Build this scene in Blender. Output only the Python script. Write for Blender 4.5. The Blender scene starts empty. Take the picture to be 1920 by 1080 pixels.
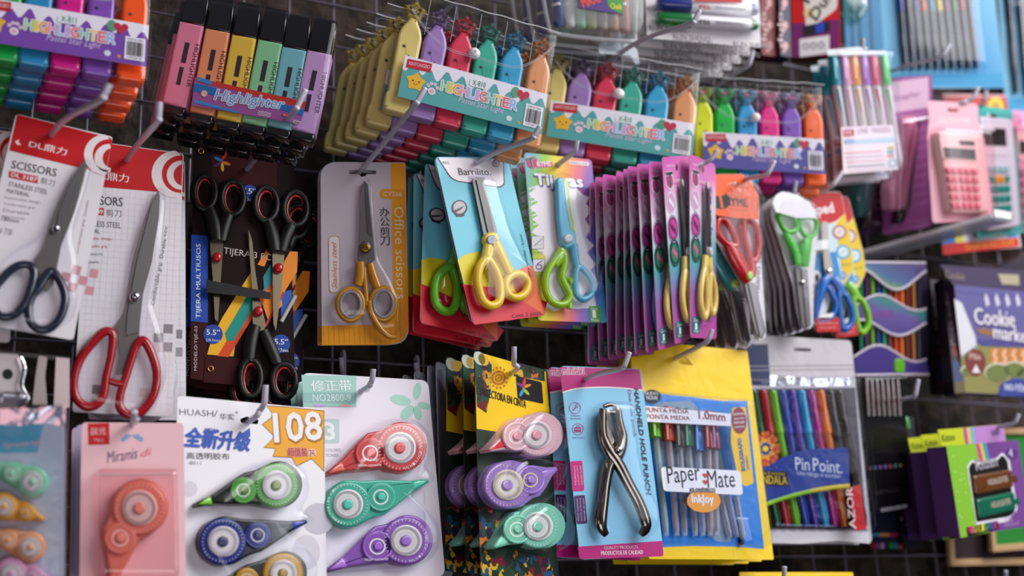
import bpy, math, random
import numpy as np
from mathutils import Vector, Matrix, Quaternion
from mathutils.geometry import tessellate_polygon
random.seed(7)
S = bpy.context.scene
COL = S.collection
# ------------------------------------------------------------------ camera
FPX = 2250.0
e1 = Vector((4474, 459, 2250)).normalized()          # along the wall, in image axes (x right, y down, z forward)
upv = Vector((-310, -8000, 2250)); upv = (upv - upv.dot(e1)*e1).normalized()
e3 = e1.cross(-upv)                                   # into the wall
CAMLOC = Vector((0, -1.137, 1.30))
def img2w(v): return Vector((v.dot(e1), v.dot(e3), v.dot(upv)))
RX, RY, RZ = img2w(Vector((1,0,0))), img2w(Vector((0,-1,0))), img2w(Vector((0,0,-1)))
cam = bpy.data.cameras.new('camera'); camo = bpy.data.objects.new('camera', cam); COL.objects.link(camo)
mw = Matrix((RX, RY, RZ)).transposed().to_4x4(); mw.translation = CAMLOC
camo.matrix_world = mw
cam.sensor_width = 36; cam.lens = FPX/1920*36
cam.clip_start = .01
cam.dof.use_dof = True; cam.dof.focus_distance = 1.10; cam.dof.aperture_fstop = 2.9
S.camera = camo
# ------------------------------------------------------------------ light
S.view_settings.view_transform = 'Standard'; S.view_settings.look = 'None'
S.view_settings.gamma = 1; S.view_settings.use_curve_mapping = False
S.view_settings.exposure = -0.12
S.cycles.transparent_max_bounces = 40
S.cycles.max_bounces = 8
w = bpy.data.worlds.new('street_daylight'); S.world = w; w.use_nodes = True
nt = w.node_tree; nt.nodes.clear()
wo = nt.nodes.new('ShaderNodeOutputWorld'); bg = nt.nodes.new('ShaderNodeBackground')
tc = nt.nodes.new('ShaderNodeTexCoord'); sp = nt.nodes.new('ShaderNodeSeparateXYZ'); rp = nt.nodes.new('ShaderNodeValToRGB')
nz = nt.nodes.new('ShaderNodeTexNoise'); nz.inputs['Scale'].default_value = 2.2; nz.inputs['Detail'].default_value = 3
ad = nt.nodes.new('ShaderNodeMath'); ad.operation = 'MULTIPLY_ADD'; ad.inputs[1].default_value = .55
nt.links.new(tc.outputs['Generated'], sp.inputs[0]); nt.links.new(tc.outputs['Generated'], nz.inputs['Vector'])
nt.links.new(sp.outputs['Z'], ad.inputs[0]); nt.links.new(nz.outputs[0], ad.inputs[2])
nt.links.new(ad.outputs[0], rp.inputs[0]); nt.links.new(rp.outputs[0], bg.inputs[0]); nt.links.new(bg.outputs[0], wo.inputs[0])
el = rp.color_ramp.elements
el[0].position = .34; el[0].color = (.02,.018,.02,1); el[1].position = .95; el[1].color = (1.25,1.28,1.4,1)
e = el.new(.56); e.color = (.22,.19,.21,1)
bg.inputs[1].default_value = .155
def area(name, loc, target, size, power, color=(1,1,1), sy=None):
    l = bpy.data.lights.new(name, 'AREA'); l.energy = power; l.color = color; l.size = size
    if sy: l.shape = 'RECTANGLE'; l.size_y = sy
    o = bpy.data.objects.new(name, l); COL.objects.link(o); o.location = loc
    o.rotation_euler = (Vector(target)-Vector(loc)).to_track_quat('-Z', 'Y').to_euler(); return o
area('daylight_from_awning_gap', (1.75, -1.35, 2.8), (.6, 0, 1.5), 1.9, 52, (1,.98,.97), .9)
area('pink_reflection_fill', (-.9, -2.3, 1.5), (.2, 0, 1.4), .9, 4, (1,.50,.50), .5)  # added lamp with an unseen source, tints reflections on the packs pink
area('low_front_fill', (.2, -2.4, .75), (.35, 0, 1.4), 1.2, 12, (.96,.97,1), .8)  # low fill lamp added to brighten the lower rows
area('street_side_daylight', (2.6, -2.2, 2.2), (.8, 0, 1.5), 1.2, 19, (.92,.96,1))
# ------------------------------------------------------------------ pixel helpers
def ray(px, py): return (RX*((px-960)/FPX) - RY*((py-540)/FPX) - RZ)
def at(px, py, d):                                    # world point on the pixel's ray, d metres out from the wall
    r = ray(px, py); t = (-d-CAMLOC.y)/r.y
    return CAMLOC + r*t
def proj(P):
    v = P-CAMLOC; z = -v.dot(RZ)
    return (960+FPX*v.dot(RX)/z, 540-FPX*v.dot(RY)/z)
VW = [0, 0, 1.0]
VIEWS = dict(p=(0,0,1), a1=(0,0,3), a2=(480,0,3), a3=(960,0,3), a4=(1440,0,3), b1=(0,200,3), b2=(320,240,2.077), b3=(560,280,2.7),
  b4=(780,270,2.842), b5=(1100,270,2.635), b6=(1380,320,3), b7=(1560,280,2.571), c1=(0,480,3.375), c2=(0,700,2.842), c3=(300,680,2.7),
  c4=(580,680,2.7), c5=(800,640,2.4545), c6=(1020,640,2.4545), c7=(1160,630,2.4), c8=(1380,620,2.348))
def view(k): VW[:] = VIEWS[k]
def ph(p): return (VW[0]+p[0]/VW[2], VW[1]+p[1]/VW[2])
# ------------------------------------------------------------------ materials
MATS = {}
def lin(h):
    h = h.lstrip('#')
    if len(h) == 3: h = ''.join(c*2 for c in h)
    r = [int(h[i:i+2], 16)/255 for i in (0,2,4)]
    return tuple(c/12.92 if c <= .04045 else ((c+.055)/1.055)**2.4 for c in r)+(1,)
def bsdf(m): return m.node_tree.nodes['Principled BSDF']
def M(h, kind='print', **k):
    key = (h, kind, tuple(sorted(k.items())))
    if key in MATS: return MATS[key]
    m = bpy.data.materials.new(f'{kind}_{h}'); MATS[key] = m; m.use_nodes = True; n = m.node_tree.nodes; L = m.node_tree.links
    c = lin(h)
    if kind in ('film', 'tint', 'crinkle', 'blister'):
        n.clear(); o = n.new('ShaderNodeOutputMaterial'); mx = n.new('ShaderNodeMixShader'); tr = n.new('ShaderNodeBsdfTransparent')
        tr.inputs[0].default_value = c; L.new(mx.outputs[0], o.inputs[0]); L.new(tr.outputs[0], mx.inputs[1])
        lw = n.new('ShaderNodeLayerWeight'); lw.inputs[0].default_value = .5
        pw = n.new('ShaderNodeMath'); pw.operation = 'POWER'; pw.inputs[1].default_value = 2.6
        ma = n.new('ShaderNodeMath'); ma.operation = 'MULTIPLY_ADD'; ma.use_clamp = True
        L.new(lw.outputs['Facing'], pw.inputs[0]); L.new(pw.outputs[0], ma.inputs[0]); L.new(ma.outputs[0], mx.inputs[0])
        if kind == 'tint':
            g = n.new('ShaderNodeBsdfPrincipled'); g.inputs['Base Color'].default_value = c; g.inputs['Roughness'].default_value = .12
            g.inputs['Specular IOR Level'].default_value = .7
            ma.inputs[1].default_value = .35; ma.inputs[2].default_value = k.get('fac', .45)
        else:
            g = n.new('ShaderNodeBsdfGlossy'); g.inputs['Roughness'].default_value = k.get('rough', .10); g.inputs[0].default_value = (1,1,1,1)
            ma.inputs[1].default_value = k.get('edge', .32); ma.inputs[2].default_value = k.get('fac', {'film': .008, 'crinkle': .014, 'blister': .026}[kind])
        L.new(g.outputs[0], mx.inputs[2])
        sc, st = {'film': (55, .06), 'crinkle': (38, .55), 'blister': (25, .04), 'tint': (40, .05)}[kind]
        t = n.new('ShaderNodeTexCoord'); z = n.new('ShaderNodeTexNoise'); z.inputs['Scale'].default_value = k.get('scale', sc); z.inputs['Detail'].default_value = 2
        if kind == 'crinkle': z.inputs['Distortion'].default_value = 1.2
        b = n.new('ShaderNodeBump'); b.inputs['Strength'].default_value = k.get('bump', st); b.inputs['Distance'].default_value = .004
        L.new(t.outputs['Object'], z.inputs['Vector']); L.new(z.outputs[0], b.inputs['Height'])
        L.new(b.outputs[0], lw.inputs['Normal']); L.new(b.outputs[0], g.inputs['Normal'])
        return m
    p = bsdf(m); p.inputs['Base Color'].default_value = c
    if kind == 'print': p.inputs['Roughness'].default_value = .42; p.inputs['Specular IOR Level'].default_value = .35
    elif kind == 'matte': p.inputs['Roughness'].default_value = .8; p.inputs['Specular IOR Level'].default_value = .2
    elif kind == 'gloss': p.inputs['Roughness'].default_value = .22; p.inputs['Coat Weight'].default_value = .35; p.inputs['Coat Roughness'].default_value = .08
    elif kind == 'soft':
        p.inputs['Roughness'].default_value = .28; p.inputs['Subsurface Weight'].default_value = .25; p.inputs['Subsurface Radius'].default_value = (.004,.004,.004)
        p.inputs['Subsurface Scale'].default_value = 1
    elif kind == 'metal': p.inputs['Metallic'].default_value = 1; p.inputs['Roughness'].default_value = k.get('rough', .25)
    elif kind == 'bag':
        p.inputs['Roughness'].default_value = .32; p.inputs['Specular IOR Level'].default_value = .3; t = n.new('ShaderNodeTexCoord'); z = n.new('ShaderNodeTexNoise'); z.inputs['Scale'].default_value = 30
        z.inputs['Distortion'].default_value = 1.0; b = n.new('ShaderNodeBump'); b.inputs['Strength'].default_value = .35; b.inputs['Distance'].default_value = .004
        L.new(t.outputs['Object'], z.inputs['Vector']); L.new(z.outputs[0], b.inputs['Height']); L.new(b.outputs[0], p.inputs['Normal'])
    return m
def ramp_mat(key, stops, kind='lin', scale=1.0, vec=(0,0,1), off=0.0, noise=.0, nscale=20, rough=.4, inter='LINEAR'):
    """printed colour gradient or dense coloured pattern over a card, in the card's own coordinates"""
    if key in MATS: return MATS[key]
    m = bpy.data.materials.new(key); MATS[key] = m; m.use_nodes = True; n = m.node_tree.nodes; L = m.node_tree.links
    p = bsdf(m); p.inputs['Roughness'].default_value = rough; p.inputs['Specular IOR Level'].default_value = .35
    t = n.new('ShaderNodeTexCoord'); r = n.new('ShaderNodeValToRGB'); r.color_ramp.interpolation = inter
    el = r.color_ramp.elements
    while len(el) > 1: el.remove(el[-1])
    el[0].position = stops[0][0]; el[0].color = lin(stops[0][1])
    for q, c in stops[1:]:
        x = el.new(q); x.color = lin(c)
    if kind == 'lin':
        d = n.new('ShaderNodeVectorMath'); d.operation = 'DOT_PRODUCT'; d.inputs[1].default_value = Vector(vec)*scale
        L.new(t.outputs['Object'], d.inputs[0])
        z = n.new('ShaderNodeTexNoise'); z.inputs['Scale'].default_value = nscale; L.new(t.outputs['Object'], z.inputs['Vector'])
        a = n.new('ShaderNodeMath'); a.operation = 'MULTIPLY_ADD'; a.inputs[1].default_value = noise
        b = n.new('ShaderNodeMath'); b.operation = 'ADD'; b.inputs[1].default_value = off - noise*.5
        L.new(z.outputs[0], a.inputs[0]); L.new(d.outputs['Value'], a.inputs[2]); L.new(a.outputs[0], b.inputs[0]); L.new(b.outputs[0], r.inputs[0])
    elif kind == 'vor':
        v = n.new('ShaderNodeTexVoronoi'); v.inputs['Scale'].default_value = nscale
        nn = n.new('ShaderNodeTexNoise'); nn.inputs['Scale'].default_value = nscale*.8
        va = n.new('ShaderNodeVectorMath'); va.operation = 'MULTIPLY_ADD'; va.inputs[1].default_value = (noise,)*3
        L.new(t.outputs['Object'], nn.inputs['Vector']); L.new(nn.outputs['Color'], va.inputs[0]); L.new(t.outputs['Object'], va.inputs[2]); L.new(va.outputs[0], v.inputs['Vector'])
        s = n.new('ShaderNodeSeparateColor'); L.new(v.outputs['Color'], s.inputs[0]); L.new(s.outputs[0], r.inputs[0])
    L.new(r.outputs[0], p.inputs['Base Color']); return m
# ------------------------------------------------------------------ pose of a flat pack from its four corners
def rot(y, p, r): return Matrix.Rotation(y, 3, 'Z') @ Matrix.Rotation(p, 3, 'X') @ Matrix.Rotation(r, 3, 'Y')
def fit(corners, d, yaw0=0., pitch0=0., aspect=None, sy=.10, sp=.06):
    tgt = np.array(corners, float); c = tgt.mean(0)
    Wp = np.linalg.norm(tgt[1]-tgt[0]); Hp = np.linalg.norm(tgt[3]-tgt[0])
    P0 = at(c[0], c[1], d); z = (P0-CAMLOC).length
    x = np.array([c[0], c[1], yaw0, pitch0, 0., math.log(Wp*z/FPX), math.log(Hp*z/FPX)])
    def res(x):
        C = at(x[0], x[1], d); R = rot(x[2], x[3], x[4]); W, H = math.exp(x[5]), math.exp(x[6]); o = []
        for (a, b), t in zip(((-.5,.5),(.5,.5),(.5,-.5),(-.5,-.5)), tgt):
            q = proj(C + R @ Vector((a*W, 0, b*H))); o += [(q[0]-t[0])/2, (q[1]-t[1])/2]
        o += [(x[2]-yaw0)/sy, (x[3]-pitch0)/sp]
        if aspect: o.append((x[5]-x[6]-math.log(aspect))/.02)
        return np.array(o)
    lam = 1e-2; r = res(x)
    for _ in range(40):
        J = np.zeros((len(r), 7))
        for i in range(7):
            h = .05 if i < 2 else 1e-4; y = x.copy(); y[i] += h; J[:, i] = (res(y)-r)/h
        A = J.T@J; g = J.T@r
        dx = -np.linalg.solve(A+lam*np.diag(np.diag(A)), g); rn = res(x+dx)
        if rn@rn < r@r: x = x+dx; r = rn; lam *= .4
        else: lam *= 4
    C = at(x[0], x[1], d); R = rot(x[2], x[3], x[4])
    return C, R, math.exp(x[5]), math.exp(x[6])
# ------------------------------------------------------------------ outlines
def sgn(pts): return sum(a[0]*b[1]-b[0]*a[1] for a, b in zip(pts, pts[1:]+pts[:1]))
def circ(c, r, n=24, ry=None, rot=0, a0=0, a1=360):
    ry = ry or r; k = n if a1-a0 == 360 else n+1; o = []
    for i in range(k):
        a = math.radians(a0+(a1-a0)*i/n); x, y = r*math.cos(a), ry*math.sin(a); q = math.radians(rot)
        o.append((c[0]+x*math.cos(q)-y*math.sin(q), c[1]+x*math.sin(q)+y*math.cos(q)))
    return o
def rr(pts, r, n=5):
    """round the corners of a polygon; r one radius or one per corner"""
    o = []; N = len(pts); rs = r if isinstance(r, (list, tuple)) else [r]*N
    for i in range(N):
        p, a, b = Vector(pts[i]), Vector(pts[i-1]), Vector(pts[(i+1) % N])
        da, db = (a-p), (b-p); q = min(rs[i], da.length*.49, db.length*.49)
        if q <= 1e-9: o.append(tuple(p)); continue
        A, Bq = p+da.normalized()*q, p+db.normalized()*q
        for k in range(n+1):
            t = k/n; o.append(tuple(A*(1-t)**2+p*2*t*(1-t)+Bq*t*t))
    return o
def box(x0, y0, x1, y1): return [(x0,y0),(x1,y0),(x1,y1),(x0,y1)]
def star(c, r, k=.5, n=5, rot=-90):
    return [(c[0]+(r if i % 2 == 0 else r*k)*math.cos(math.radians(rot+180/n*i)), c[1]+(r if i % 2 == 0 else r*k)*math.sin(math.radians(rot+180/n*i))) for i in range(2*n)]
def heart(c, r):
    o = []
    for i in range(28):
        t = 2*math.pi*i/28; o.append((c[0]+r*math.sin(t)**3, c[1]-r*(13*math.cos(t)-5*math.cos(2*t)-2*math.cos(3*t)-math.cos(4*t))/16))
    return o
def spline(P, k=5, closed=False):
    P = [tuple(p) for p in P]; n = len(P); o = []
    if n < 3: return P
    for i in range(n if closed else n-1):
        g = (lambda j: P[j % n]) if closed else (lambda j: P[max(0, min(n-1, j))])
        a, b, c, d = g(i-1), g(i), g(i+1), g(i+2)
        for s in range(k):
            t = s/k
            o.append(tuple(.5*(2*b[q]+(c[q]-a[q])*t+(2*a[q]-5*b[q]+4*c[q]-d[q])*t*t+(3*b[q]-a[q]-3*c[q]+d[q])*t**3) for q in range(len(b))))
    if not closed: o.append(P[-1])
    return o
def quad(TL, TR, BR, BL):
    def f(u, v):
        return tuple((TL[i]*(1-u)+TR[i]*u)*(1-v)+(BL[i]*(1-u)+BR[i]*u)*v for i in (0,1))
    return f
TXT = {}
def glyphs(s, shear=0.):
    key = (s, shear)
    if key in TXT: return TXT[key]
    cu = bpy.data.curves.new('lettering', 'FONT'); cu.body = s; cu.resolution_u = 2; cu.shear = shear
    o = bpy.data.objects.new('lettering', cu); me = o.to_mesh()
    v = [(p.co.x, p.co.y) for p in me.vertices]; f = [tuple(p.vertices) for p in me.polygons]
    o.to_mesh_clear(); bpy.data.objects.remove(o); bpy.data.curves.remove(cu)
    TXT[key] = (v, f); return TXT[key]
# ------------------------------------------------------------------ a thing and its parts
LAY = .00013
class Thing:
    def __init__(s, name, label, cat, corners, d, group=None, yaw=0., pitch=0., aspect=None, sy=.10, sp=.06, q=False):
        C, R, s.W, s.H = fit([ph(c) for c in corners], d, yaw, pitch, aspect, sy, sp)
        s.o = bpy.data.objects.new(name, None); COL.objects.link(s.o); s.o.empty_display_size = .02
        s.M = R.to_4x4(); s.M.translation = C + R @ Vector((0, 0, s.H/2)); s.o.matrix_world = s.M; s.I = s.M.inverted()
        s.o['label'] = label; s.o['category'] = cat
        if group: s.o['group'] = group
        s.d = d; s.q = q; s.h = 0.0; s.view = tuple(VW)
    def uv(s, p, h=0.):
        if s.q: return ((p[0]-.5)*s.W, -p[1]*s.H)
        x, y = ph(p); o = s.I @ CAMLOC; r = s.I.to_3x3() @ ray(x, y); t = (-h-o.y)/r.y
        return (o.x+r.x*t, o.z+r.z*t)
    def sc(s, p):
        if s.q: return s.W
        a, b, c = s.uv(p), s.uv((p[0]+1, p[1])), s.uv((p[0], p[1]+1))
        return .5*(math.hypot(b[0]-a[0], b[1]-a[1])+math.hypot(c[0]-a[0], c[1]-a[1]))
    def world(s, p, h=0.): u, v = s.uv(p, h); return s.M @ Vector((u, -h, v))
    def rect(s, r=.003, e=0.): return rr([(-s.W/2-e, e), (s.W/2+e, e), (s.W/2+e, -s.H-e), (-s.W/2-e, -s.H-e)], r)
    def part(s, name, parent=None, label=None): return Part(s, name, parent, label)
class Part:
    def __init__(s, T, name, parent=None, label=None):
        s.T = T; s.name = name; s.parent = parent; s.v = []; s.f = []; s.m = []; s.sm = []; s.mats = []; s.label = label; s.base = 0.; s.o = None
    def mi(s, m):
        if m not in s.mats: s.mats.append(m)
        return s.mats.index(m)
    def add(s, vs, fs, m, smooth=False):
        b = len(s.v); s.v += vs; i = s.mi(m)
        for f in fs: s.f.append(tuple(b+k for k in f)); s.m.append(i); s.sm.append(smooth)
    def P(s, pts, h, loc=False):
        q = [tuple(p) for p in pts] if loc else [s.T.uv(p, h) for p in pts]
        return q if sgn(q) > 0 else q[::-1]
    def flat(s, pts, m, L=1, loc=False, h=None):
        h = s.base+L*LAY if h is None else h
        q = s.P(pts, h, loc); s.add([(a, -h, b) for a, b in q], [tuple(range(len(q)))], m); return s
    def slab(s, pts, h0, h1, m, side=None, hole=None, loc=False, wave=None):
        q = s.P(pts, h1, loc); n = len(q); side = side or m
        loops = [q]
        if hole:
            for hh in (hole if isinstance(hole[0], list) else [hole]):
                g = s.P(hh, h1, loc and not isinstance(loc, str)) if loc != 'card' else s.P(hh, h1, False)
                loops.append(g[::-1])
        if len(loops) > 1:
            allp = [p for l in loops for p in l]
            tris = tessellate_polygon([[Vector((a, b, 0)) for a, b in l] for l in loops])
            tf = []
            for t in tris:
                a, b, c = (allp[k] for k in t)
                tf.append(t if (b[0]-a[0])*(c[1]-a[1])-(b[1]-a[1])*(c[0]-a[0]) > 0 else t[::-1])
        else: allp = q; tf = [tuple(range(n))]
        s.add([(a, -h1, b) for a, b in allp], tf, m)
        s.add([(a, -h0, b) for a, b in allp], [tuple(reversed(t)) for t in tf], side)
        b0 = 0; N = len(allp); vs = [(a, -h1, b) for a, b in allp]+[(a, -h0, b) for a, b in allp]; fs = []
        for l in loops:
            k = len(l)
            for i in range(k): j = (i+1) % k; fs.append((b0+i, N+b0+i, N+b0+j, b0+j))
            b0 += k
        s.add(vs, fs, side); return s
    def card(s, m, th=.0006, r=.003, hole=None, side=None, out=None):
        q = out or s.T.rect(r); s.slab(q, 0, th, m, side, hole, loc='card' if not out else 'card'); s.base = th; return s
    def pill(s, pts, h0, h1, bev, m, loc=False, n=3):
        """a solid with a rounded front edge"""
        q = s.P(pts, (h0+h1)/2, loc); N = len(q); rings = [(0, h0), (0, max(h0, h1-bev))]
        for k in range(1, n+1):
            a = math.pi/2*k/n; rings.append((bev*(1-math.cos(a)), h1-bev+bev*math.sin(a)))
        rings.append((bev*1.3, h1))
        nr = []
        for i in range(N):
            a, b, c = Vector(q[i-1]), Vector(q[i]), Vector(q[(i+1) % N]); u = (b-a); w = (c-b)
            if u.length < 1e-9: u = w
            if w.length < 1e-9: w = u
            if u.length < 1e-9: nr.append(Vector((0,0))); continue
            u.normalize(); w.normalize(); nn = Vector((-u.y-w.y, u.x+w.x)); l = nn.length
            nr.append(nn/l*min(1.6, 2/l) if l > .2 else Vector((-u.y, u.x)))
        vs = []
        for ins, h in rings: vs += [(q[i][0]+nr[i].x*ins, -h, q[i][1]+nr[i].y*ins) for i in range(N)]
        fs = []
        for r in range(len(rings)-1):
            for i in range(N): j = (i+1) % N; fs.append((r*N+i, r*N+j, (r+1)*N+j, (r+1)*N+i))
        s.add(vs, fs, m, True); K = (len(rings)-1)*N
        s.add([vs[K+i] for i in range(N)], [tuple(range(N))], m)
        return s
    def dome(s, pts, h0, h1, m, rim=.0, n=5, loc=False, p=2.2):
        """a thermoformed bubble over an outline: steep wall, rounded shoulder, gently domed top"""
        q = s.P(pts, h0, loc); N = len(q); c = Vector((sum(a for a, b in q)/N, sum(b for a, b in q)/N)); vs = []; K = 0
        for k in range(n+1):
            a = k/n; sx = (1-.22*a**2) if k < n else .60; hh = h0+(h1-h0)*(1-(1-a)**p)
            vs += [(c.x+(u-c.x)*sx, -hh, c.y+(v-c.y)*sx) for u, v in q]
        fs = [(r*N+i, r*N+(i+1) % N, (r+1)*N+(i+1) % N, (r+1)*N+i) for r in range(n) for i in range(N)]
        vs.append((c.x, -h1*1.01, c.y)); fs += [(n*N+i, n*N+(i+1) % N, len(vs)-1) for i in range(N)]
        s.add(vs, fs, m, True); return s
    def tube(s, pts, r, h, m, closed=False, k=5, n=8, flat=1., loc=False, rm=None):
        """rounded bar along a path lying in the pack's plane; r in view pixels, one or one per point"""
        rs = r if isinstance(r, (list, tuple)) else [r]*len(pts); hs = h if isinstance(h, (list, tuple)) else [h]*len(pts)
        q = []
        for p, a, hh in zip(pts, rs, hs):
            u = p if loc else s.T.uv(p, hh); q.append((u[0], u[1], a*(1 if loc else s.T.sc(p)), hh))
        q = spline(q, k, closed); N = len(q); vs = []
        for i in range(N):
            a = q[i-1] if (closed or i) else q[i]; b = q[(i+1) % N] if (closed or i < N-1) else q[i]
            t = Vector((b[0]-a[0], b[1]-a[1])); t = t.normalized() if t.length > 1e-9 else Vector((1,0)); nx, ny = -t.y, t.x
            for j in range(n):
                g = 2*math.pi*j/n; vs.append((q[i][0]+nx*q[i][2]*math.cos(g), -(q[i][3]+flat*q[i][2]*math.sin(g)), q[i][1]+ny*q[i][2]*math.cos(g)))
        fs = [(i*n+j, i*n+(j+1) % n, ((i+1) % N)*n+(j+1) % n, ((i+1) % N)*n+j) for i in range(N if closed else N-1) for j in range(n)]
        s.add(vs, fs, m, True)
        if not closed: s.add([vs[i] for i in range(n)]+vs[-n:], [tuple(range(n-1, -1, -1)), tuple(range(n, 2*n))], m)
        return s
    def lathe(s, p0, p1, prof, h, m, flat=1., n=10, loc=False):
        """turned solid with its axis in the pack's plane; prof = (t along the axis, radius in view pixels)"""
        a = Vector(p0 if loc else s.T.uv(p0, h)); b = Vector(p1 if loc else s.T.uv(p1, h)); d = b-a; k = 1 if loc else s.T.sc(p0)
        t = d.normalized(); nx, ny = -t.y, t.x; vs = []
        for x, r in prof:
            c = a+d*x
            for j in range(n): g = 2*math.pi*j/n; vs.append((c.x+nx*r*k*math.cos(g), -(h+flat*r*k*math.sin(g)), c.y+ny*r*k*math.cos(g)))
        N = len(prof)
        s.add(vs, [(i*n+j, i*n+(j+1) % n, (i+1)*n+(j+1) % n, (i+1)*n+j) for i in range(N-1) for j in range(n)], m, True)
        s.add(vs[:n]+vs[-n:], [tuple(range(n-1, -1, -1)), tuple(range(n, 2*n))], m); return s
    def disc(s, c, r, m, L=1, ry=None, rot=0, n=24): return s.flat(circ(c, r, n, ry, rot), m, L)
    def ann(s, c, r1, r0, m, L=1, n=24, a0=0, a1=360, ry1=None, ry0=None):
        h = s.base+L*LAY; A = circ(c, r1, n, ry1, 0, a0, a1); Bq = circ(c, r0, n, ry0, 0, a0, a1); k = len(A)
        q = [s.T.uv(p, h) for p in A+Bq]; full = a1-a0 == 360
        s.add([(a, -h, b) for a, b in q], [(i, (i+1) % k, k+(i+1) % k, k+i) for i in range(k if full else k-1)], m); return s
    def line(s, pts, wd, m, L=1, closed=False, k=1):
        P = spline(pts, k, closed) if k > 1 else [tuple(p) for p in pts]
        n = len(P); h = s.base+L*LAY; A = []; Bq = []
        for i in range(n):
            a = P[i-1] if (closed or i) else P[i]; b = P[(i+1) % n] if (closed or i < n-1) else P[i]
            t = Vector((b[0]-a[0], b[1]-a[1])); t = t.normalized() if t.length > 1e-9 else Vector((1,0))
            A.append((P[i][0]-t.y*wd/2, P[i][1]+t.x*wd/2)); Bq.append((P[i][0]+t.y*wd/2, P[i][1]-t.x*wd/2))
        q = [s.T.uv(p, h) for p in A+Bq]
        s.add([(a, -h, b) for a, b in q], [(i, (i+1) % n, n+(i+1) % n, n+i) for i in range(n if closed else n-1)], m); return s
    def text(s, t, p0, p1, hp, m, L=2, bold=0., shear=0., shadow=None, sh=(0,0), ob=.05):
        """lettering fitted between two foot points, hp tall in view pixels"""
        h = s.base+L*LAY
        if shadow: s.text(t, (p0[0]+sh[0], p0[1]+sh[1]), (p1[0]+sh[0], p1[1]+sh[1]), hp, shadow, L-.5, bold*.6+ob*1.1, shear)
        v, f = glyphs(t, shear)
        if not v: return s
        x0, x1 = min(a for a, b in v), max(a for a, b in v); y0, y1 = min(b for a, b in v), max(b for a, b in v)
        a, b = Vector(s.T.uv(p0, h)), Vector(s.T.uv(p1, h)); d = b-a; up = Vector((-d.y, d.x)).normalized()*hp*s.T.sc(p0)
        q = [a+d*((x-x0)/(x1-x0))+up*((y-y0)/(y1-y0)) for x, y in v]; un = up.normalized(); dn = d.normalized(); r = bold*.8*up.length
        offs = [(0,0)]
        if bold > .012: offs = [(math.cos(k*math.pi/4)*r, math.sin(k*math.pi/4)*r) for k in range(8)] if bold > .035 else [(r,0),(-r,0)]
        if bold > .035: offs.append((0,0))
        for i, (ox, oy) in enumerate(offs): s.add([((p+dn*ox+un*oy).x, -h-i*6e-6, (p+dn*ox+un*oy).y) for p in q], f, m)
        return s
    def bars(s, Q, m, L=2, n=26, seed=1):
        rnd = random.Random(seed); x = 0
        while x < 1:
            wd = rnd.choice((.012, .02, .03)); s.flat([Q(x,0), Q(min(1,x+wd),0), Q(min(1,x+wd),1), Q(x,1)], m, L); x += wd+rnd.choice((.012,.02,.03))
        return s
    def done(s):
        me = bpy.data.meshes.new(s.name); me.from_pydata(s.v, [], s.f)
        for m in s.mats: me.materials.append(m)
        me.polygons.foreach_set('material_index', s.m); me.polygons.foreach_set('use_smooth', s.sm); me.update()
        s.o = bpy.data.objects.new(s.name, me); COL.objects.link(s.o); s.o.parent = s.parent.o if s.parent is not None else s.T.o
        if s.label: s.o['label'] = s.label
        return s
def clone(o, parent=None):
    c = o.copy(); COL.objects.link(c)
    if parent is not None: c.parent = parent
    for ch in list(o.children): clone(ch, c)
    return c
GAPS = {'red and white scissors cards': .018, 'dark three-piece scissors cards': .0125, 'grey and orange office scissors cards': .0155, 'sky blue school scissors cards': .0165,
  'rainbow scissors cards': .0175, 'edge-on magenta and teal scissors cards': .0102, 'orange-topped scissors pouches': .0142, 'white-backed scissors pouches': .0128, "children's scissors cards": .014,
  'black-capped highlighter packs': .0207, 'gel pen sleeves': .0225, 'clear boxes of chunky markers': .029, 'whiteboard marker cards': .0192, 'white three-tape cards': .0212, 'plain frosted cards': .009, 'pale pink tape cards': .0226,
  'yellow-topped tape cards': .0270, 'hole punch cards': .0196, 'yellow pen bags': .0232, 'frosted zip bags of felt pens': .0225, 'purple cookie marker cartons': .03, 'windowed highlighter boxes': .034}
def copies(T, ref, items, group):
    """repeat a pack further along its hook; ref = one or two points of the first pack, each item = (label, steps, the same points)"""
    T.o['group'] = group; out = []; nrm = T.M.to_3x3() @ Vector((0,-1,0)); g = 0
    for it in items:
        label, st, new = it[0], it[1], it[2]; g += GAPS.get(group, .0207)*st
        def onto(p, Q):
            r = ray(*ph(p)); return CAMLOC + r*(((Q-CAMLOC).dot(nrm)-g)/r.dot(nrm))
        A = T.world(ref[0]); An = onto(new[0], A); Rq = Quaternion()
        if len(new) > 1: Bw = T.world(ref[1]); Bn = onto(new[1], Bw); Rq = (Bw-A).rotation_difference(Bn-An)
        if An.y > -.012: print('DEEP', label, An.y)
        c = clone(T.o); c.matrix_world = Matrix.Translation(An) @ Rq.to_matrix().to_4x4() @ Matrix.Translation(-A) @ T.M
        c['label'] = label; c['group'] = group; out.append(c)
        if len(it) > 3: recolour(c, it[3])
    return out
def recolour(o, table):
    for ch in o.children:
        for i, sl in enumerate(ch.material_slots):
            if sl.material in table: m = table[sl.material]; sl.link = 'OBJECT'; sl.material = m
        recolour(ch, table)
def mesh_obj(name, vs, fs, m, smooth=False):
    me = bpy.data.meshes.new(name); me.from_pydata(vs, [], fs); me.materials.append(m)
    me.polygons.foreach_set('use_smooth', [smooth]*len(fs)); me.update()
    o = bpy.data.objects.new(name, me); COL.objects.link(o); return o
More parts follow.
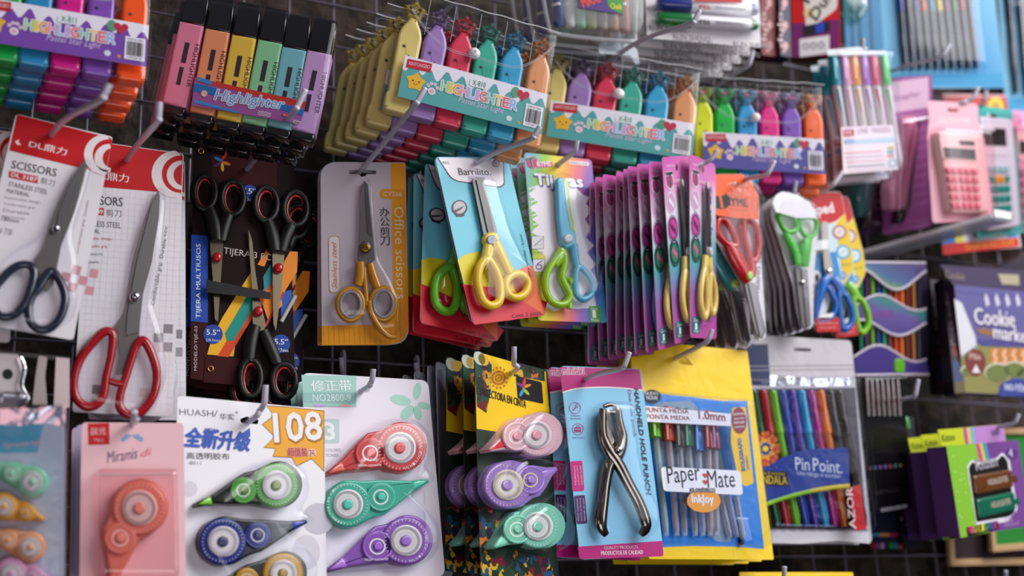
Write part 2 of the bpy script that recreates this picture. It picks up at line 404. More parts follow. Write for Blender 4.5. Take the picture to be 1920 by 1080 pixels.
def tube3(P, r, n=8, k=4):
    P = spline([tuple(p) for p in P], k) if k > 1 else [tuple(p) for p in P]; P = [Vector(p) for p in P]; vs = []; N = len(P)
    t0 = (P[1]-P[0]).normalized(); a = t0.orthogonal().normalized()
    for i in range(N):
        t = (P[min(i+1, N-1)]-P[max(i-1, 0)]).normalized(); a = (a-t*a.dot(t)).normalized(); b = t.cross(a)
        for j in range(n): g = 2*math.pi*j/n; vs.append(tuple(P[i]+(a*math.cos(g)+b*math.sin(g))*r))
    fs = [(i*n+j, i*n+(j+1) % n, (i+1)*n+(j+1) % n, (i+1)*n+j) for i in range(N-1) for j in range(n)]
    fs += [tuple(range(n-1, -1, -1)), tuple(range((N-1)*n, N*n))]
    return vs, fs
WHITE, BLACK, GREY = M('f2f0f2'), M('151216'), M('77747c')
CLEAR, FILM, CRINK = M('fbfcff','blister'), M('fafbff','film'), M('f6f7fb','crinkle')
STEEL, CHROME = M('7f7a78','metal',rough=.42), M('c9c6c8','metal',rough=.12)
# ------------------------------------------------------------------ setting
def make_wall():
    m = bpy.data.materials.new('rough_dark_wall'); m.use_nodes = True; n = m.node_tree.nodes; L = m.node_tree.links; p = bsdf(m); p.inputs['Roughness'].default_value = .9
    t = n.new('ShaderNodeTexCoord'); z = n.new('ShaderNodeTexNoise'); z.inputs['Scale'].default_value = 60; z.inputs['Detail'].default_value = 8
    z2 = n.new('ShaderNodeTexNoise'); z2.inputs['Scale'].default_value = 3; r = n.new('ShaderNodeValToRGB'); mx = n.new('ShaderNodeMix'); mx.data_type = 'RGBA'; mx.blend_type = 'MULTIPLY'; mx.inputs[0].default_value = .8
    r.color_ramp.elements[0].position = .35; r.color_ramp.elements[0].color = lin('1d1210'); r.color_ramp.elements[1].position = .68; r.color_ramp.elements[1].color = lin('54443a')
    b = n.new('ShaderNodeBump'); b.inputs['Strength'].default_value = .9; b.inputs['Distance'].default_value = .006
    L.new(t.outputs['Object'], z.inputs['Vector']); L.new(t.outputs['Object'], z2.inputs['Vector']); L.new(z.outputs[0], r.inputs[0]); L.new(r.outputs[0], mx.inputs[6]); L.new(z2.outputs['Color'], mx.inputs[7])
    L.new(mx.outputs[2], p.inputs['Base Color']); L.new(z.outputs[0], b.inputs['Height']); L.new(b.outputs[0], p.inputs['Normal'])
    x0, x1, z0, z1 = -1.2, 3.2, .2, 2.9
    vs = [(x, y, z) for y in (0.022, .12) for x, z in ((x0,z0),(x1,z0),(x1,z1),(x0,z1))]
    o = mesh_obj('wall_back', vs, [(0,1,2,3),(7,6,5,4),(0,4,5,1),(1,5,6,2),(2,6,7,3),(3,7,4,0)], m); o['kind'] = 'structure'
make_wall()
WIRE = M('6f6878', 'gloss')
def make_grid():
    gx, gz = at(625, 690, .0).x, at(670, 678, .0).z; vs, fs = [], []
    def put(P, r=.00155):
        v, f = tube3(P, r, 6, 1); b = len(vs); vs.extend(v); fs.extend([tuple(b+i for i in q) for q in f])
    x0, x1, z0, z1 = gx-.05*13, gx+.05*36, gz-.05*11, gz+.05*15
    for i in range(-13, 37): put([(gx+.05*i, .0032, z0), (gx+.05*i, .0032, z1)])
    for i in range(-11, 16): put([(x0, 0, gz+.05*i), (x1, 0, gz+.05*i)])
    o = mesh_obj('wire_grid_panel', vs, fs, WIRE, True); o['label'] = 'lilac grey welded wire grid panel hung flat against the dark wall'; o['category'] = 'wire panel'
    return gx, gz
GX, GZ = make_grid()
HOOK = M('c6c4d6', 'gloss')
def hook(label, hole, bend, tip, d, group='wire display hooks', r=.0026, reach=None):
    """hook through a pack's hole: from the grid out through hole (at depth d), up at the bend to the tip"""
    Hp = at(hole[0], hole[1], d); rb = ray(*bend)
    t = (Hp.x-CAMLOC.x)/rb.x if abs(rb.x) > 1e-6 else 1; Bp = CAMLOC+rb*t; db = -Bp.y
    db = min(max(db, d+.02), d+.135) if reach is None else d+reach; Bp = at(bend[0], bend[1], db); Tp = at(tip[0], tip[1], db+.004)
    u = (Hp-Bp).normalized(); root = Vector((Hp.x+u.x*.02, -.0035, Hp.z-.004))
    zz = GZ+.05*round((root.z-GZ)/.05); root.z = min(max(root.z, zz-.02), zz+.02)
    pts = [root, root.lerp(Hp, .5), Hp, Bp+u*.006, Bp, Bp+(Tp-Bp)*.25, Tp]
    P = [tuple(p) for p in (root, Hp)]
    B0, B1 = Bp+(Hp-Bp).normalized()*.008, Bp+(Tp-Bp).normalized()*.006
    P += [tuple(B0), tuple(Bp*.6+(B0+B1)*.2), tuple(B1), tuple(Tp)]
    v, f = tube3(P, r, 8, 5)
    o = bpy.data.objects.new('wire_hook', None); COL.objects.link(o); o.location = root; o['label'] = label; o['category'] = 'hook'; o['group'] = group
    def ch(name, v, f):
        c = mesh_obj(name, [tuple(Vector(q)-root) for q in v], f, HOOK, True); c.parent = o
    ch('rod', v, f)
    z1 = zz+.006
    v, f = tube3([root, (root.x, -.0045, (root.z+z1)/2), (root.x, -.0042, z1), (root.x, .0, z1+.004), (root.x, .0042, z1)], .0018, 6, 4); ch('mount_clip', v, f)
    return o
# ================================================================== middle row: scissors
# ---- two red-and-white scissors cards
RED, DLGRID = M('c4121c'), M('d9d5dc')
view('b1')
T = Thing('scissors_card', 'white card with red header holding large scissors with navy grip loops', 'scissors pack', [(95,40),(630,175),(416,1310),(-190,1215)], .17, pitch=-.05)
hol = [rr([(265,165),(300,143),(345,140),(375,160),(455,188),(440,205),(370,190),(330,172),(285,180)], 8)]
c = T.part('backing_card'); c.card(M('e6e1e8'), .0007, .003, hol, M('cfc9d0'))
c.flat([(97,44),(622,176),(632,190),(592,378),(52,246)], RED, 2)
for cc, r1, r0, off in (((585,270),112,100,-34), ((612,290),80,66,-26)):
    A = circ(cc, r1, 24, None, 0, 85, 275); Bq = circ((cc[0]+22, cc[1]), r0*.86, 24, None, 0, 85, 275)
    c.flat([p for p in A if p[0] < 628]+[p for p in Bq[::-1] if p[0] < 628], M('ece4e6'), 3)
c.text('DL鼎力', (160,228), (372,276), 46, M('f3e9ea'), 3, .02)
c.flat([(85,195),(112,182),(102,196),(120,216),(96,214)], M('f3e9ea'), 3)
c.text('SCISSORS', (62,346), (315,394), 50, M('4b474e'), 2, .02)
c.flat([(52,360),(215,392),(212,432),(48,398)], M('c23038'), 2); c.text('DL 3187', (62,392), (205,422), 26, WHITE, 3, .02); c.text('剪刀', (225,432), (305,450), 40, M('77737a'), 2)
c.text('STAINLESS STEEL', (45,446), (265,494), 30, M('55515a'), 2, .01); c.text('MATERIAL', (36,482), (165,508), 25, M('55515a'), 2, .01)
for i, s in enumerate(('Fashionable design', 'Comfortable grip', 'Durable', 'Sharp and strong')): c.text(s, (25-4*i,520+35*i), (225-30*i,550+30*i), 20, M('9a949d'), 2)
c.text('180mm', (8,640), (105,655), 26, M('55515a'), 2); c.text('4 7/8', (-8,715), (65,725), 40, M('8a858d'), 2)
c.text('Comfortable grip  Durable', (445,830), (505,530), 18, M('a58f99'), 2)
for i in range(4):
    for j in range(3):
        if (i+j) % 2: x, y = 365+i*48-j*12, 880+j*48+i*10; c.flat([(x,y),(x+47,y+10),(x+36,y+58),(x-11,y+48)], M('c98f9c'), 2)
c.done()
s = T.part('scissors')
s.slab([(478,298),(492,345),(470,430),(425,580),(380,690),(345,780),(325,880),(300,1000),(255,1040),(195,860),(245,795),(285,650),(335,530),(400,400)], .004, .0055, STEEL)
s.slab([(470,330),(430,480),(375,640),(318,690),(330,600),(395,430)], .0056, .0066, M('8f8a8c','metal',rough=.35)).done()
view('c1'); hd = T.part('handle', s); NAVY = M('23263a','gloss')
hd.tube([(215,120),(190,60),(110,62),(30,125),(-45,230),(-35,340),(20,385),(95,370),(150,310),(185,235)], 27, .007, NAVY, closed=True, flat=.8)
hd.tube([(200,260),(245,200),(285,135),(330,95),(385,170),(412,270),(385,380),(320,455),(240,462),(190,410),(180,330)], 27, .007, NAVY, closed=True, flat=.8).done()
view('b1'); r = T.part('rivet', s); r.pill(circ((315,684), 24), .006, .0105, .003, CHROME).done()
b = T.part('blister'); b.dome(rr([(470,280),(520,330),(460,560),(400,760),(440,900),(430,1190),(260,1290),(100,1280),(-60,1180),(-70,1000),(60,830),(220,760),(300,560)], 60), .0008, .0155, CLEAR).done()
T1 = T
copies(T, [(630,175),(416,1310)], [('red-topped scissors card cut off by the frame edge, behind the navy-grip one', 1, [(95,150),(60,1270)])], 'red and white scissors cards')
view('p')
T = Thing('scissors_card', 'white card with red header holding large scissors with red grip loops', 'scissors pack', [(172,264),(343,289),(325,781),(134,774)], .13, group='red and white scissors cards')
view('b1'); c = T.part('backing_card'); c.card(M('e6e1e8'), .0007, .003, [rr([(625,292),(660,272),(700,268),(730,282),(820,298),(812,326),(735,318),(690,318),(640,312)], 8)], M('cfc9d0'))
view('p')
for i in range(1, 16):
    x = -T.W/2+T.W*i/16; c.flat([(x, -T.H*.18), (x+.00025, -T.H*.18), (x+.00025, -T.H*.98), (x, -T.H*.98)], DLGRID, 1, loc=True)
for i in range(1, 34): z = -T.H*(.18+.80*i/34); c.flat([(-T.W*.49, z), (T.W*.49, z), (T.W*.49, z+.00025), (-T.W*.49, z+.00025)], DLGRID, 1.1, loc=True)
view('b1'); c.flat([(520,195),(1018,266),(1028,276),(1020,490),(497,445)], RED, 2)
for cc, r1, rr0, dx in (((985,380),132,105,30), ((1020,385),82,62,18)):
    A = circ(cc, r1, 24, None, 0, 88, 272); Bq = circ((cc[0]+dx, cc[1]), rr0, 24, None, 0, 88, 272)
    c.flat([p for p in A if p[0] < 1024]+[p for p in Bq[::-1] if p[0] < 1024], M('ece4e6'), 3)
c.text('DL鼎力', (520,405), (724,428), 50, M('f3e9ea'), 3, .02)
c.text('SCISSORS', (455,545), (690,562), 54, M('4b474e'), 2, .02)
c.flat([(440,560),(585,570),(584,612),(438,600)], M('c23038'), 2); c.text('DL 3189', (450,595), (578,604), 26, WHITE, 3, .02); c.text('剪刀', (598,618), (684,622), 44, M('77737a'), 2)
c.text('STAINLESS STEEL', (440,668), (680,684), 34, M('55515a'), 2, .01); c.text('MATERIAL', (440,708), (562,714), 28, M('55515a'), 2, .01)
for i, t in enumerate(('Fashionable design', 'Comfortable grip', 'Applications', '210mm')): c.text(t, (440,750+45*i), (630-25*i,755+42*i), 20, M('c05a62') if i < 2 else M('7d7880'), 2)
c.text('Comfortable grip  Durable <<<', (875,1120), (955,680), 28, M('6b666e'), 2)
view('c1')
for x, y, k in ((1038,430,0),(975,487,0),(1035,545,1),(885,835,2),(585,815,0),(975,545,2)): c.flat([(x,y),(x+58,y+3),(x+54,y+60),(x-4,y+56)], M(('8b868c','9d979f','d9c3c8')[k]), 2)
c.text('TQB', (535,190), (540,115), 22, M('6b666e'), 2); c.done()
s = T.part('scissors'); GREYST = M('a89c98','metal',rough=.3)
s.slab([(742,470),(720,460),(790,360),(810,230),(850,0),(895,-170),(960,-340),(1000,-420),(1012,-380),(1005,-250),(960,40),(905,240),(885,420),(880,520),(850,540),(790,745),(735,750),(760,640)], .004, .0055, GREYST)
s.slab([(960,-330),(1003,-400),(1000,-240),(955,40),(900,250),(880,480),(800,500),(805,380),(830,230),(870,20)], .0056, .0068, STEEL).done()
hd = T.part('handle', s); HRED = M('a9101d','gloss')
hd.tube([(712,500),(660,480),(580,555),(505,660),(468,780),(478,890),(540,950),(610,940),(655,880),(672,760),(700,640)], [27,30,29,28,28,29,30,29,28,26,25], .0075, HRED, closed=True, flat=.8)
hd.tube([(868,560),(910,535),(960,620),(992,740),(975,870),(905,975),(820,1005),(760,960),(760,880),(795,770),(830,660)], [27,30,29,28,28,29,30,29,26,25,25], .0075, HRED, closed=True, flat=.8)
hd.tube([(690,790),(735,805),(785,810)], 22, .0075, HRED).done()
r = T.part('rivet', s); r.pill(circ((853,256), 34), .006, .0115, .0035, CHROME).done()
b = T.part('blister'); b.dome(rr([(980,-440),(1050,-400),(1010,40),(950,300),(1030,560),(1050,780),(980,980),(840,1050),(560,1000),(430,900),(430,740),(560,540),(760,370),(800,100),(900,-250)], 50), .0008, .0165, CLEAR).done()
copies(T, [(1090,0),(1090,1000)], [('plain back card edge peeking out behind the red-grip scissors card', 1, [(1128,40),(1172,990)], {HRED: M('b9b2b6','gloss')})], 'red and white scissors cards')
# ---- dark card with three black-handled scissors
view('b2')
T = Thing('scissors_set_card', 'dark three-piece scissors card with blue spine and red pivot dots, frontmost of its kind', 'scissors pack', [(92,60),(452,98),(490,990),(76,975)], .075, group='dark three-piece scissors cards')
c = T.part('backing_card'); c.card(M('1d0f12','matte'), .0008, .002, [rr([(262,125),(345,135),(345,160),(262,150)], 8)], M('120a0c'))
MAR = M('3d1418','matte')
c.flat([(160,62),(415,98),(412,230),(160,210)], MAR, 1)
c.flat([(80,415),(145,420),(145,758),(78,752)], M('1d49ad'), 2); c.text('TIJERA MULTIUSOS', (121,742), (122,452), 22, M('e8edf6'), 3, .02)
c.flat([(78,754),(142,758),(138,985),(77,975)], MAR, 1); c.text('MODELO:TIJE-03', (106,945), (108,772), 15, M('cfc3c4'), 3, .01)
YEL, ORA, TEA = M('f0b41e'), M('ee8c1c'), M('159184')
c.flat([(142,882),(160,820),(200,740),(310,565),(335,585),(330,660),(262,770),(245,890)], YEL, 2)
c.flat([(182,888),(260,760),(395,585),(412,600),(300,770),(225,893)], M('d9471c'), 3)
c.flat([(212,800),(300,650),(325,650),(330,690),(245,828),(220,830)], TEA, 4)
c.flat([(355,680),(420,560),(465,480),(495,482),(492,560),(430,660),(435,690),(380,750)], ORA, 3); c.flat([(338,532),(382,458),(388,480),(365,540)], ORA, 3)
c.flat([(360,580),(390,530),(395,600),(365,640)], M('1f8a96'), 4)
c.flat([(370,632),(432,635),(430,685),(362,678)], ORA, 4); c.flat([(430,640),(470,630),(475,680),(430,735)], M('1e56b5'), 2)
c.tube([(485,655),(430,755)], 8, .0016, M('b9b9b9')); c.line([(370,770),(440,640)], 9, M('c8222a'), 4)
c.text('TIJERA 3 PC', (205,496), (390,524), 34, M('d5ccce'), 5, .0)
for (x, y, r, t, u) in ((165,803,38,'5.5”','(39.7mm)'), (430,840,36,'5.5”','139.7mm'), (305,253,32,'7.5”','190mm')):
    c.disc((x,y), r, M('1a3f9e'), 5); c.text(t, (x-25,y+2), (x+27,y+4), 22, M('e8edf6'), 6, .02); c.text(u, (x-27,y+30), (x+28,y+33), 14, M('e8edf6'), 6)
for a, col in ((205,'2f7fd0'),(85,'e3bd20'),(20,'d97b1f'),(-60,'c8222a'),(150,'572a6e')):
    q = math.radians(a); c.disc((200+17*math.cos(q),130+22*math.sin(q)), 18, M(col), 3, 6, a)
c.flat([(135,885),(318,905),(305,1005),(128,990)], MAR, 5); c.done()
for x, y in ((118,90),(155,937)):
    e = T.part('eyelet'); e.ann((x,y), 13, 7, M('c9a24a','metal'), 6); e.tube(circ((x,y),10,14), 3, .0018, M('c9a24a','metal'), closed=True, k=1).done()
BLK, RIN = M('0c0b0d'), M('b81e22','gloss')
def small_scissors(T, loops, necks, blade, dot):
    s = T.part('scissors'); s.slab(blade, .003, .0045, M('857a66','metal',rough=.35)); s.done()
    h = T.part('handle', s)
    for (x, y, rx, ry) in loops: h.tube(circ((x,y), rx, 18, ry), 14, .006, BLK, closed=True, k=1)
    for nk, r in necks: h.tube(nk, r, .006, BLK, flat=.6)
    h.done(); g = T.part('grip_lining', s)
    for (x, y, rx, ry) in loops: g.tube(circ((x+3,y+2), rx-11, 18, ry-12), 5, .0062, RIN, closed=True, k=1)
    g.done(); d = T.part('pivot_screw', s); d.pill(circ(dot, 19, 16), .004, .009, .003, M('b3141c','gloss')).done()
small_scissors(T, [(130,252,42,66),(240,274,44,66)], [([(148,315),(165,370),(178,440)],[24,30,28]), ([(225,335),(205,390),(195,440)],[24,27,24])], [(152,436),(206,440),(192,640),(185,755),(172,745),(165,600)], (181,503))
small_scissors(T, [(370,298,44,66),(485,316,46,66)], [([(378,360),(395,420),(405,480)],[24,30,27]), ([(470,378),(445,430),(430,480)],[24,27,24])], [(396,476),(444,486),(430,640),(410,790),(400,760),(398,620)], (420,545))
small_scissors(T, [(310,975,40,72),(440,985,46,66)], [([(330,770),(312,840),(305,910)],[22,26,24]), ([(360,790),(385,850),(415,920)],[22,28,24])], [(303,395),(318,440),(330,560),(345,660),(372,770),(355,800),(320,770),(318,640),(308,500)], (342,713))
b = T.part('strap'); b.flat([(140,590),(390,640),(388,668),(140,640)], BLACK, h=.0082).done()
copies(T, [(92,60),(76,975)], [('second dark three-piece scissors card, its blue rim edge just behind the front one', 1, [(120,92),(45,950)]),
  ('third dark three-piece scissors card, swung out beside the yellow-handled scissors card', 1, [(165,135),(118,1000)])], 'dark three-piece scissors cards')
# ---- office scissors with mustard handles
view('b3')
T = Thing('scissors_card', 'grey card with orange border holding yellow office scissors with a tailed handle, in front', 'scissors pack', [(110,65),(540,68),(558,988),(117,993)], .10)
out = rr([T.uv(p) for p in [(110,65),(540,68),(558,988),(117,993)]], [.017,.002,.017,.002], 8)
hol = [[(255,106),(300,104),(345,104),(392,108),(392,125),(345,126),(337,136),(318,139),(303,126),(256,124)]]
ORG = M('e59a1a'); c = T.part('backing_card'); c.card(M('bdb3bc'), .0008, .0, hol, M('c9c3ca'), out)
inx = lambda P: [p for p in P]
c.flat([(465,70),(538,70),(549,560),(557,900),(540,950),(505,980),(440,989),(119,992),(118,894),(300,890),(400,890),(460,860),(480,780)], ORG, 1)
c.flat(rr([(410,200),(545,202),(545,252),(410,250)], 25), M('d68f1c'), 2); c.text('CY266', (428,236), (522,238), 22, M('d9cfc6'), 3, .01)
for i, ch in enumerate('办公剪刀'): c.text(ch, (411+i,340+i*49), (460+i,340+i*49), 46, M('3a363b'), 2, .02)
c.text('Office scissors', (483,290), (497,757), 46, M('eedcb0'), 3)
c.flat(rr([(152,440),(207,438),(210,722),(155,728)], 26), M('d8d2d8'), 2); c.line(rr([(152,440),(207,438),(210,722),(155,728)], 26), 3, M('b98a50'), 3, True)
c.text('Stainless steel', (195,705), (192,468), 26, M('cf7d22'), 4, .0, .35)
for i in range(16): x = 125+i*26; c.line([(x,898),(x+4,985)], 2, M('c27e14'), 2)
c.done()
s = T.part('scissors'); s.slab([(318,185),(333,160),(350,178),(362,300),(380,480),(386,560),(345,584),(300,556),(308,440)], .004, .0055, STEEL)
s.slab([(336,165),(350,180),(360,300),(372,440),(350,420)], .0056, .0066, M('d6d0d0','metal',rough=.2)).done()
MUS = M('c98a14','gloss'); h = T.part('handle', s)
h.tube([(312,570),(312,640),(300,690)], [22,24,22], .007, MUS, flat=.7); h.tube([(362,580),(382,650),(400,700)], [20,24,24], .007, MUS, flat=.7)
h.tube(circ((262,786), 64, 22, 80), 14, .007, MUS, closed=True, k=1); h.tube(circ((428,782), 62, 22, 82), 14, .007, MUS, closed=True, k=1)
h.tube([(356,770),(372,840),(415,910),(455,945),(488,950)], [16,17,16,14,11], .007, MUS); h.tube([(330,600),(338,700),(345,790)], [12,13,12], .007, MUS).done()
g = T.part('grip_lining', s); g.tube(circ((262,786), 52, 22, 66), 9, .0085, M('8f8d95','gloss'), closed=True, k=1); g.tube(circ((428,782), 50, 22, 68), 9, .0085, M('8f8d95','gloss'), closed=True, k=1).done()
r = T.part('pivot_screw', s); r.pill(circ((337,497), 31), .005, .0085, .002, STEEL); r.pill(circ((337,499), 23), .0085, .0105, .0015, M('a8842a','metal',rough=.3)).done()
b = T.part('blister'); b.dome(rr([(335,148),(365,160),(400,560),(470,680),(520,800),(510,940),(420,960),(330,880),(200,885),(170,790),(200,690),(285,590),(300,300)], 30), .0008, .0145, CLEAR).done()
copies(T, [(110,65),(117,993)], [('grey and orange office scissors card tucked directly behind its twin', 1, [(96,78),(95,1009)])], 'grey and orange office scissors cards')
# ---- blue card with yellow school scissors
view('b4')
T = Thing('scissors_card', 'sky blue card holding school scissors with yellow loops, topmost of the blue cards', 'scissors pack', [(99,66),(484,74),(683,912),(300,966)], .15, yaw=.12)
hol = [rr([(228,97),(275,98),(285,86),(318,88),(325,98),(372,98),(372,122),(325,120),(275,124),(232,120)], 7)]
SKY, PAN = M('6cc3d9'), M('efe6ee')
c = T.part('backing_card'); c.card(SKY, .0007, .005, hol, M('dfe6ea'))
c.flat(rr([(112,72),(466,78),(474,218),(448,234),(215,200),(180,180)], [6,6,30,10,40,30]), BLACK, 1); c.flat(rr([(118,72),(461,79),(467,214),(444,227),(218,195),(186,176)], [6,6,28,10,38,28]), PAN, 2)
c.text('Barrilito.', (230,166), (400,166), 33, BLACK, 3, .03); c.text('ESCOLAR', (282,188), (370,190), 14, M('6a5aa0'), 3, .02); c.text('BEG', (145,106), (178,107), 12, BLACK, 3)
c.ann((425,103), 20, 16, M('55525a'), 3); c.text('B', (417,113), (434,113), 20, M('55525a'), 3)
c.disc((232,340), 42, M('35203f'), 3); c.disc((232,338), 33, M('b9b4b8'), 4); c.flat([(205,352),(258,328),(240,350),(206,368)], M('4a474c'), 5); c.flat(rr([(210,372),(258,368),(260,384),(216,388)],4), M('35203f'), 4)
c.flat([(222,620),(255,592),(320,574),(400,580),(470,615),(520,660),(520,700),(555,830),(440,800),(258,750)], M('d8c81a'), 1)
c.flat([(250,748),(430,765),(560,800),(700,840),(683,912),(655,918),(315,964),(302,950)], M('c3152f'), 2); c.flat([(520,690),(575,655),(622,648),(683,908),(560,835),(520,760)], M('e0612a'), 3); c.flat([(425,750),(555,832),(672,905),(500,940),(310,960),(300,930)], M('cf1f35'), 4)
c.text('Tijera escolar ', (624,732), (585,560), 20, BLACK, 5, .02); c.text('• Scissor', (582,550), (563,478), 15, BLACK, 5); c.text('Cont. 1 pieza', (516,934), (668,914), 24, M('4c0a14'), 6)
c.done()
s = T.part('scissors'); s.slab(rr([(300,188),(330,172),(360,186),(432,470),(400,520),(362,490)], 14), .004, .0055, M('6a6766','metal',rough=.5)); s.slab([(322,190),(350,184),(418,470),(388,480)], .0056, .0068, M('54524f','metal',rough=.4)).done()
YLW = M('efcb3a','soft'); h = T.part('handle', s)
h.tube([(388,530),(382,570),(372,618)], [26,28,26], .007, YLW, flat=.7); h.tube([(378,615),(338,660),(328,740),(352,830),(400,862),(442,838),(446,760),(424,680)], 21, .008, YLW, closed=True)
h.tube([(420,525),(455,600),(498,690)], [26,28,24], .009, YLW, flat=.7); h.tube(circ((534,756), 60, 22, 64, 20), 20, .008, YLW, closed=True, k=1)
h.pill(circ((400,510), 42), .004, .0095, .003, YLW).done()
r = T.part('pivot_cap', s); r.pill(circ((404,512), 27), .0095, .0112, .001, M('7f7d86','gloss')).done()
b = T.part('blister'); b.dome(rr([(285,180),(330,155),(378,180),(470,470),(560,660),(640,740),(600,840),(470,890),(380,900),(300,850),(290,700),(350,540),(340,430)], 40), .0008, .0155, CLEAR).done()
GRN = M('6cc02a','soft')
cp = copies(T, [(99,66),(300,966)], [('sky blue scissors card with its bottom edge showing just under the topmost one', 1, [(94,74),(294,984)]),
  ('sky blue card with green-handled school scissors, hanging plumb', 1, [(50,98),(16,1010)], {YLW: GRN}),
  ('sky blue scissors card half hidden, between the green-handled one and office scissors', 1, [(-12,150),(-18,1040)]),
  ('innermost sky blue scissors card, mostly hidden next to the grey office scissors', 1, [(-38,165),(-75,1010)], {YLW: M('b53a2a','soft')})], 'sky blue school scissors cards')
# ---- rainbow card with blue and green safety scissors
T = Thing('scissors_card', 'rainbow card with white splash holding blue and green plastic scissors', 'scissors pack', [(570,46),(938,84),(1013,955),(652,940)], .135)
rb = ramp_mat('rainbow_print', [(0,'7f86cf'),(.16,'6fb6c9'),(.3,'8cc83e'),(.42,'e6d22c'),(.52,'f0a436'),(.62,'e8707a'),(.72,'9a62b8'),(.84,'5a6ccc'),(1,'35a8d8')], 'lin', 1.0, (8,0,-1.6), .42, .30, 14)
c = T.part('backing_card'); c.card(rb, .0007, .004, [circ((758,113),17)], M('dfe6ea'))
sp = [(640,230),(700,215),(760,235),(850,230),(890,270),(925,285),(905,320),(940,350),(900,400),(930,450),(905,500),(950,540),(910,580),(960,640),(930,670),(975,740),(950,800),(960,870),(860,880),(790,870),(740,895),(690,870),(715,800),(680,700),(690,600),(640,560),(660,500),(615,470),(655,430),(620,400),(650,380),(605,340),(650,310),(600,270)]
c.flat(sp, M('efeaf4'), 2)
for i in range(12): y = 225+i*24; c.line([(600+3*i,y+14),(665+2*i,y-6)], 7, M('efeaf4'), 3)
c.flat(rr([(588,85),(625,62),(648,85),(645,118),(620,135),(595,118)],8), M('c2187a'), 3); c.flat(rr([(640,98),(725,92),(728,122),(642,126)],6), M('d2388c'), 3)
c.text('T', (600,125), (638,122), 46, M('1d4a36'), 5, .05, 0, WHITE, (0,0)); c.text('RYME', (648,120), (722,118), 24, WHITE, 4, .04)
c.flat(rr([(812,88),(922,96),(922,117),(812,108)],8), M('f0e6ea'), 3); c.text('MODELO 2102', (818,104), (916,112), 12, M('a85f66'), 4, .02)
c.text('Tijeras', (640,236), (893,248), 74, WHITE, 5, .05, 0, M('4a4aa6'), (3,4), .09)
for x, y in ((648,525),(655,648)):
    c.flat(rr(box(x-33,y-36,x+33,y+36),8), M('5a5a78'), 3); c.flat(rr(box(x-30,y-33,x+30,y+33),6), M('d9dbe0'), 4)
c.line([(628,545),(672,505)], 6, M('9a9aa2'), 5); c.line([(630,530),(668,540)], 5, M('c4c4ca'), 5); c.line(circ((655,655),16,12,12), 6, M('7a3f9a'), 5, True); c.line([(645,640),(672,622)],6,M('7a3f9a'),5)
c.text('PUNTA REDONDA', (618,583), (678,583), 10, M('6a8a3a'), 4); c.text('ESCOLAR', (628,705), (680,705), 10, M('6a7ab0'), 4)
c.flat([(922,862),(984,865),(990,952),(930,950)], M('4aa042'), 3); c.text('Cont.', (932,882), (972,884), 13, WHITE, 4); c.text('1', (944,925), (960,925), 36, WHITE, 4, .04); c.text('Pieza', (936,944), (976,945), 13, WHITE, 4)
c.done()
LIM, AQU = M('9ccc1e','gloss'), M('5cb8d8','gloss')
s = T.part('scissors'); s.slab(rr([(776,186),(800,184),(812,205),(822,330),(850,480),(820,480),(800,380)],8), .004, .007, LIM); s.slab([(782,205),(796,210),(832,462),(818,465)], .0072, .0078, M('6f7478','metal')).done()
h = T.part('handle', s, 'aqua blue blade and loop')
h.pill(rr([(742,190),(762,176),(785,190),(800,330),(822,450),(852,480),(852,545),(800,560),(768,530),(752,400)], 10), .006, .0105, .0025, AQU); h.tube([(838,535),(848,610),(862,670)], [24,22,18], .0075, AQU, flat=.8)
h.tube([(862,655),(900,680),(938,738),(934,800),(890,828),(855,800),(848,720)], 16, .0075, AQU, closed=True).done()
h = T.part('handle', s, 'lime green loop'); h.tube([(778,560),(765,600),(735,640)], [22,30,26], .007, LIM, flat=.7)
h.tube([(782,580),(735,625),(694,700),(692,785),(730,845),(788,855),(818,815),(800,765),(776,710),(790,640)], 19, .0075, LIM, closed=True); h.tube([(812,790),(822,830),(818,878)], [11,10,13], .0075, LIM); h.pill(circ((816,730),25), .004, .0125, .006, LIM).done()
r = T.part('pivot_cap', s); r.pill(circ((812,503),26), .0105, .0135, .002, M('d3d6df','gloss')).done()
b = T.part('blister'); b.dome(rr([(735,165),(770,150),(820,180),(870,470),(930,640),(975,740),(950,850),(830,905),(700,890),(655,780),(680,660),(745,560),(735,400)], 40), .0008, .0165, CLEAR).done()
copies(T, [(570,46),(652,940)], [('rainbow scissors card second on its hook, directly behind the splash one', 1, [(528,72),(600,930)]), ('rainbow scissors card third on its hook, dim against the blue cards', 1, [(495,100),(560,960)])], 'rainbow scissors cards')
# ---- stack of magenta and teal cards seen nearly edge on
view('b5')
T = Thing('scissors_card', 'magenta and teal card with yellow-looped scissors, frontmost of the edge-on stack', 'scissors pack', [(500,52),(640,97),(632,968),(515,953)], .165, yaw=.75, aspect=.40, sy=.2)
T.q = True; W, H = T.W, T.H; k = H/W
c = T.part('backing_card'); mt = ramp_mat('magenta_teal_print', [(0,'cc5aae'),(.16,'d880bc'),(.30,'e8dfea'),(.45,'b4ced8'),(.58,'4faab0'),(.66,'6f86b8'),(.74,'9460ae'),(1,'b8509c')], 'lin', 1.0, (1.2,0,-1/H), 0.03, .10, 18)
c.card(mt, .0007, .006, [circ((.5,.06),.05,16,.05/k*1.0)], M('d8c8dc'))
def qc(x, y, r): return circ((x,y), r, 20, r/k)
c.flat(rr([(.05,.10),(.2,.075),(.34,.10),(.34,.16),(.2,.18),(.06,.155)],.02), M('d8d2dc'), 2); c.flat(rr([(.08,.105),(.2,.085),(.31,.105),(.31,.155),(.2,.17),(.09,.15)],.02), M('bb2f86'), 3)
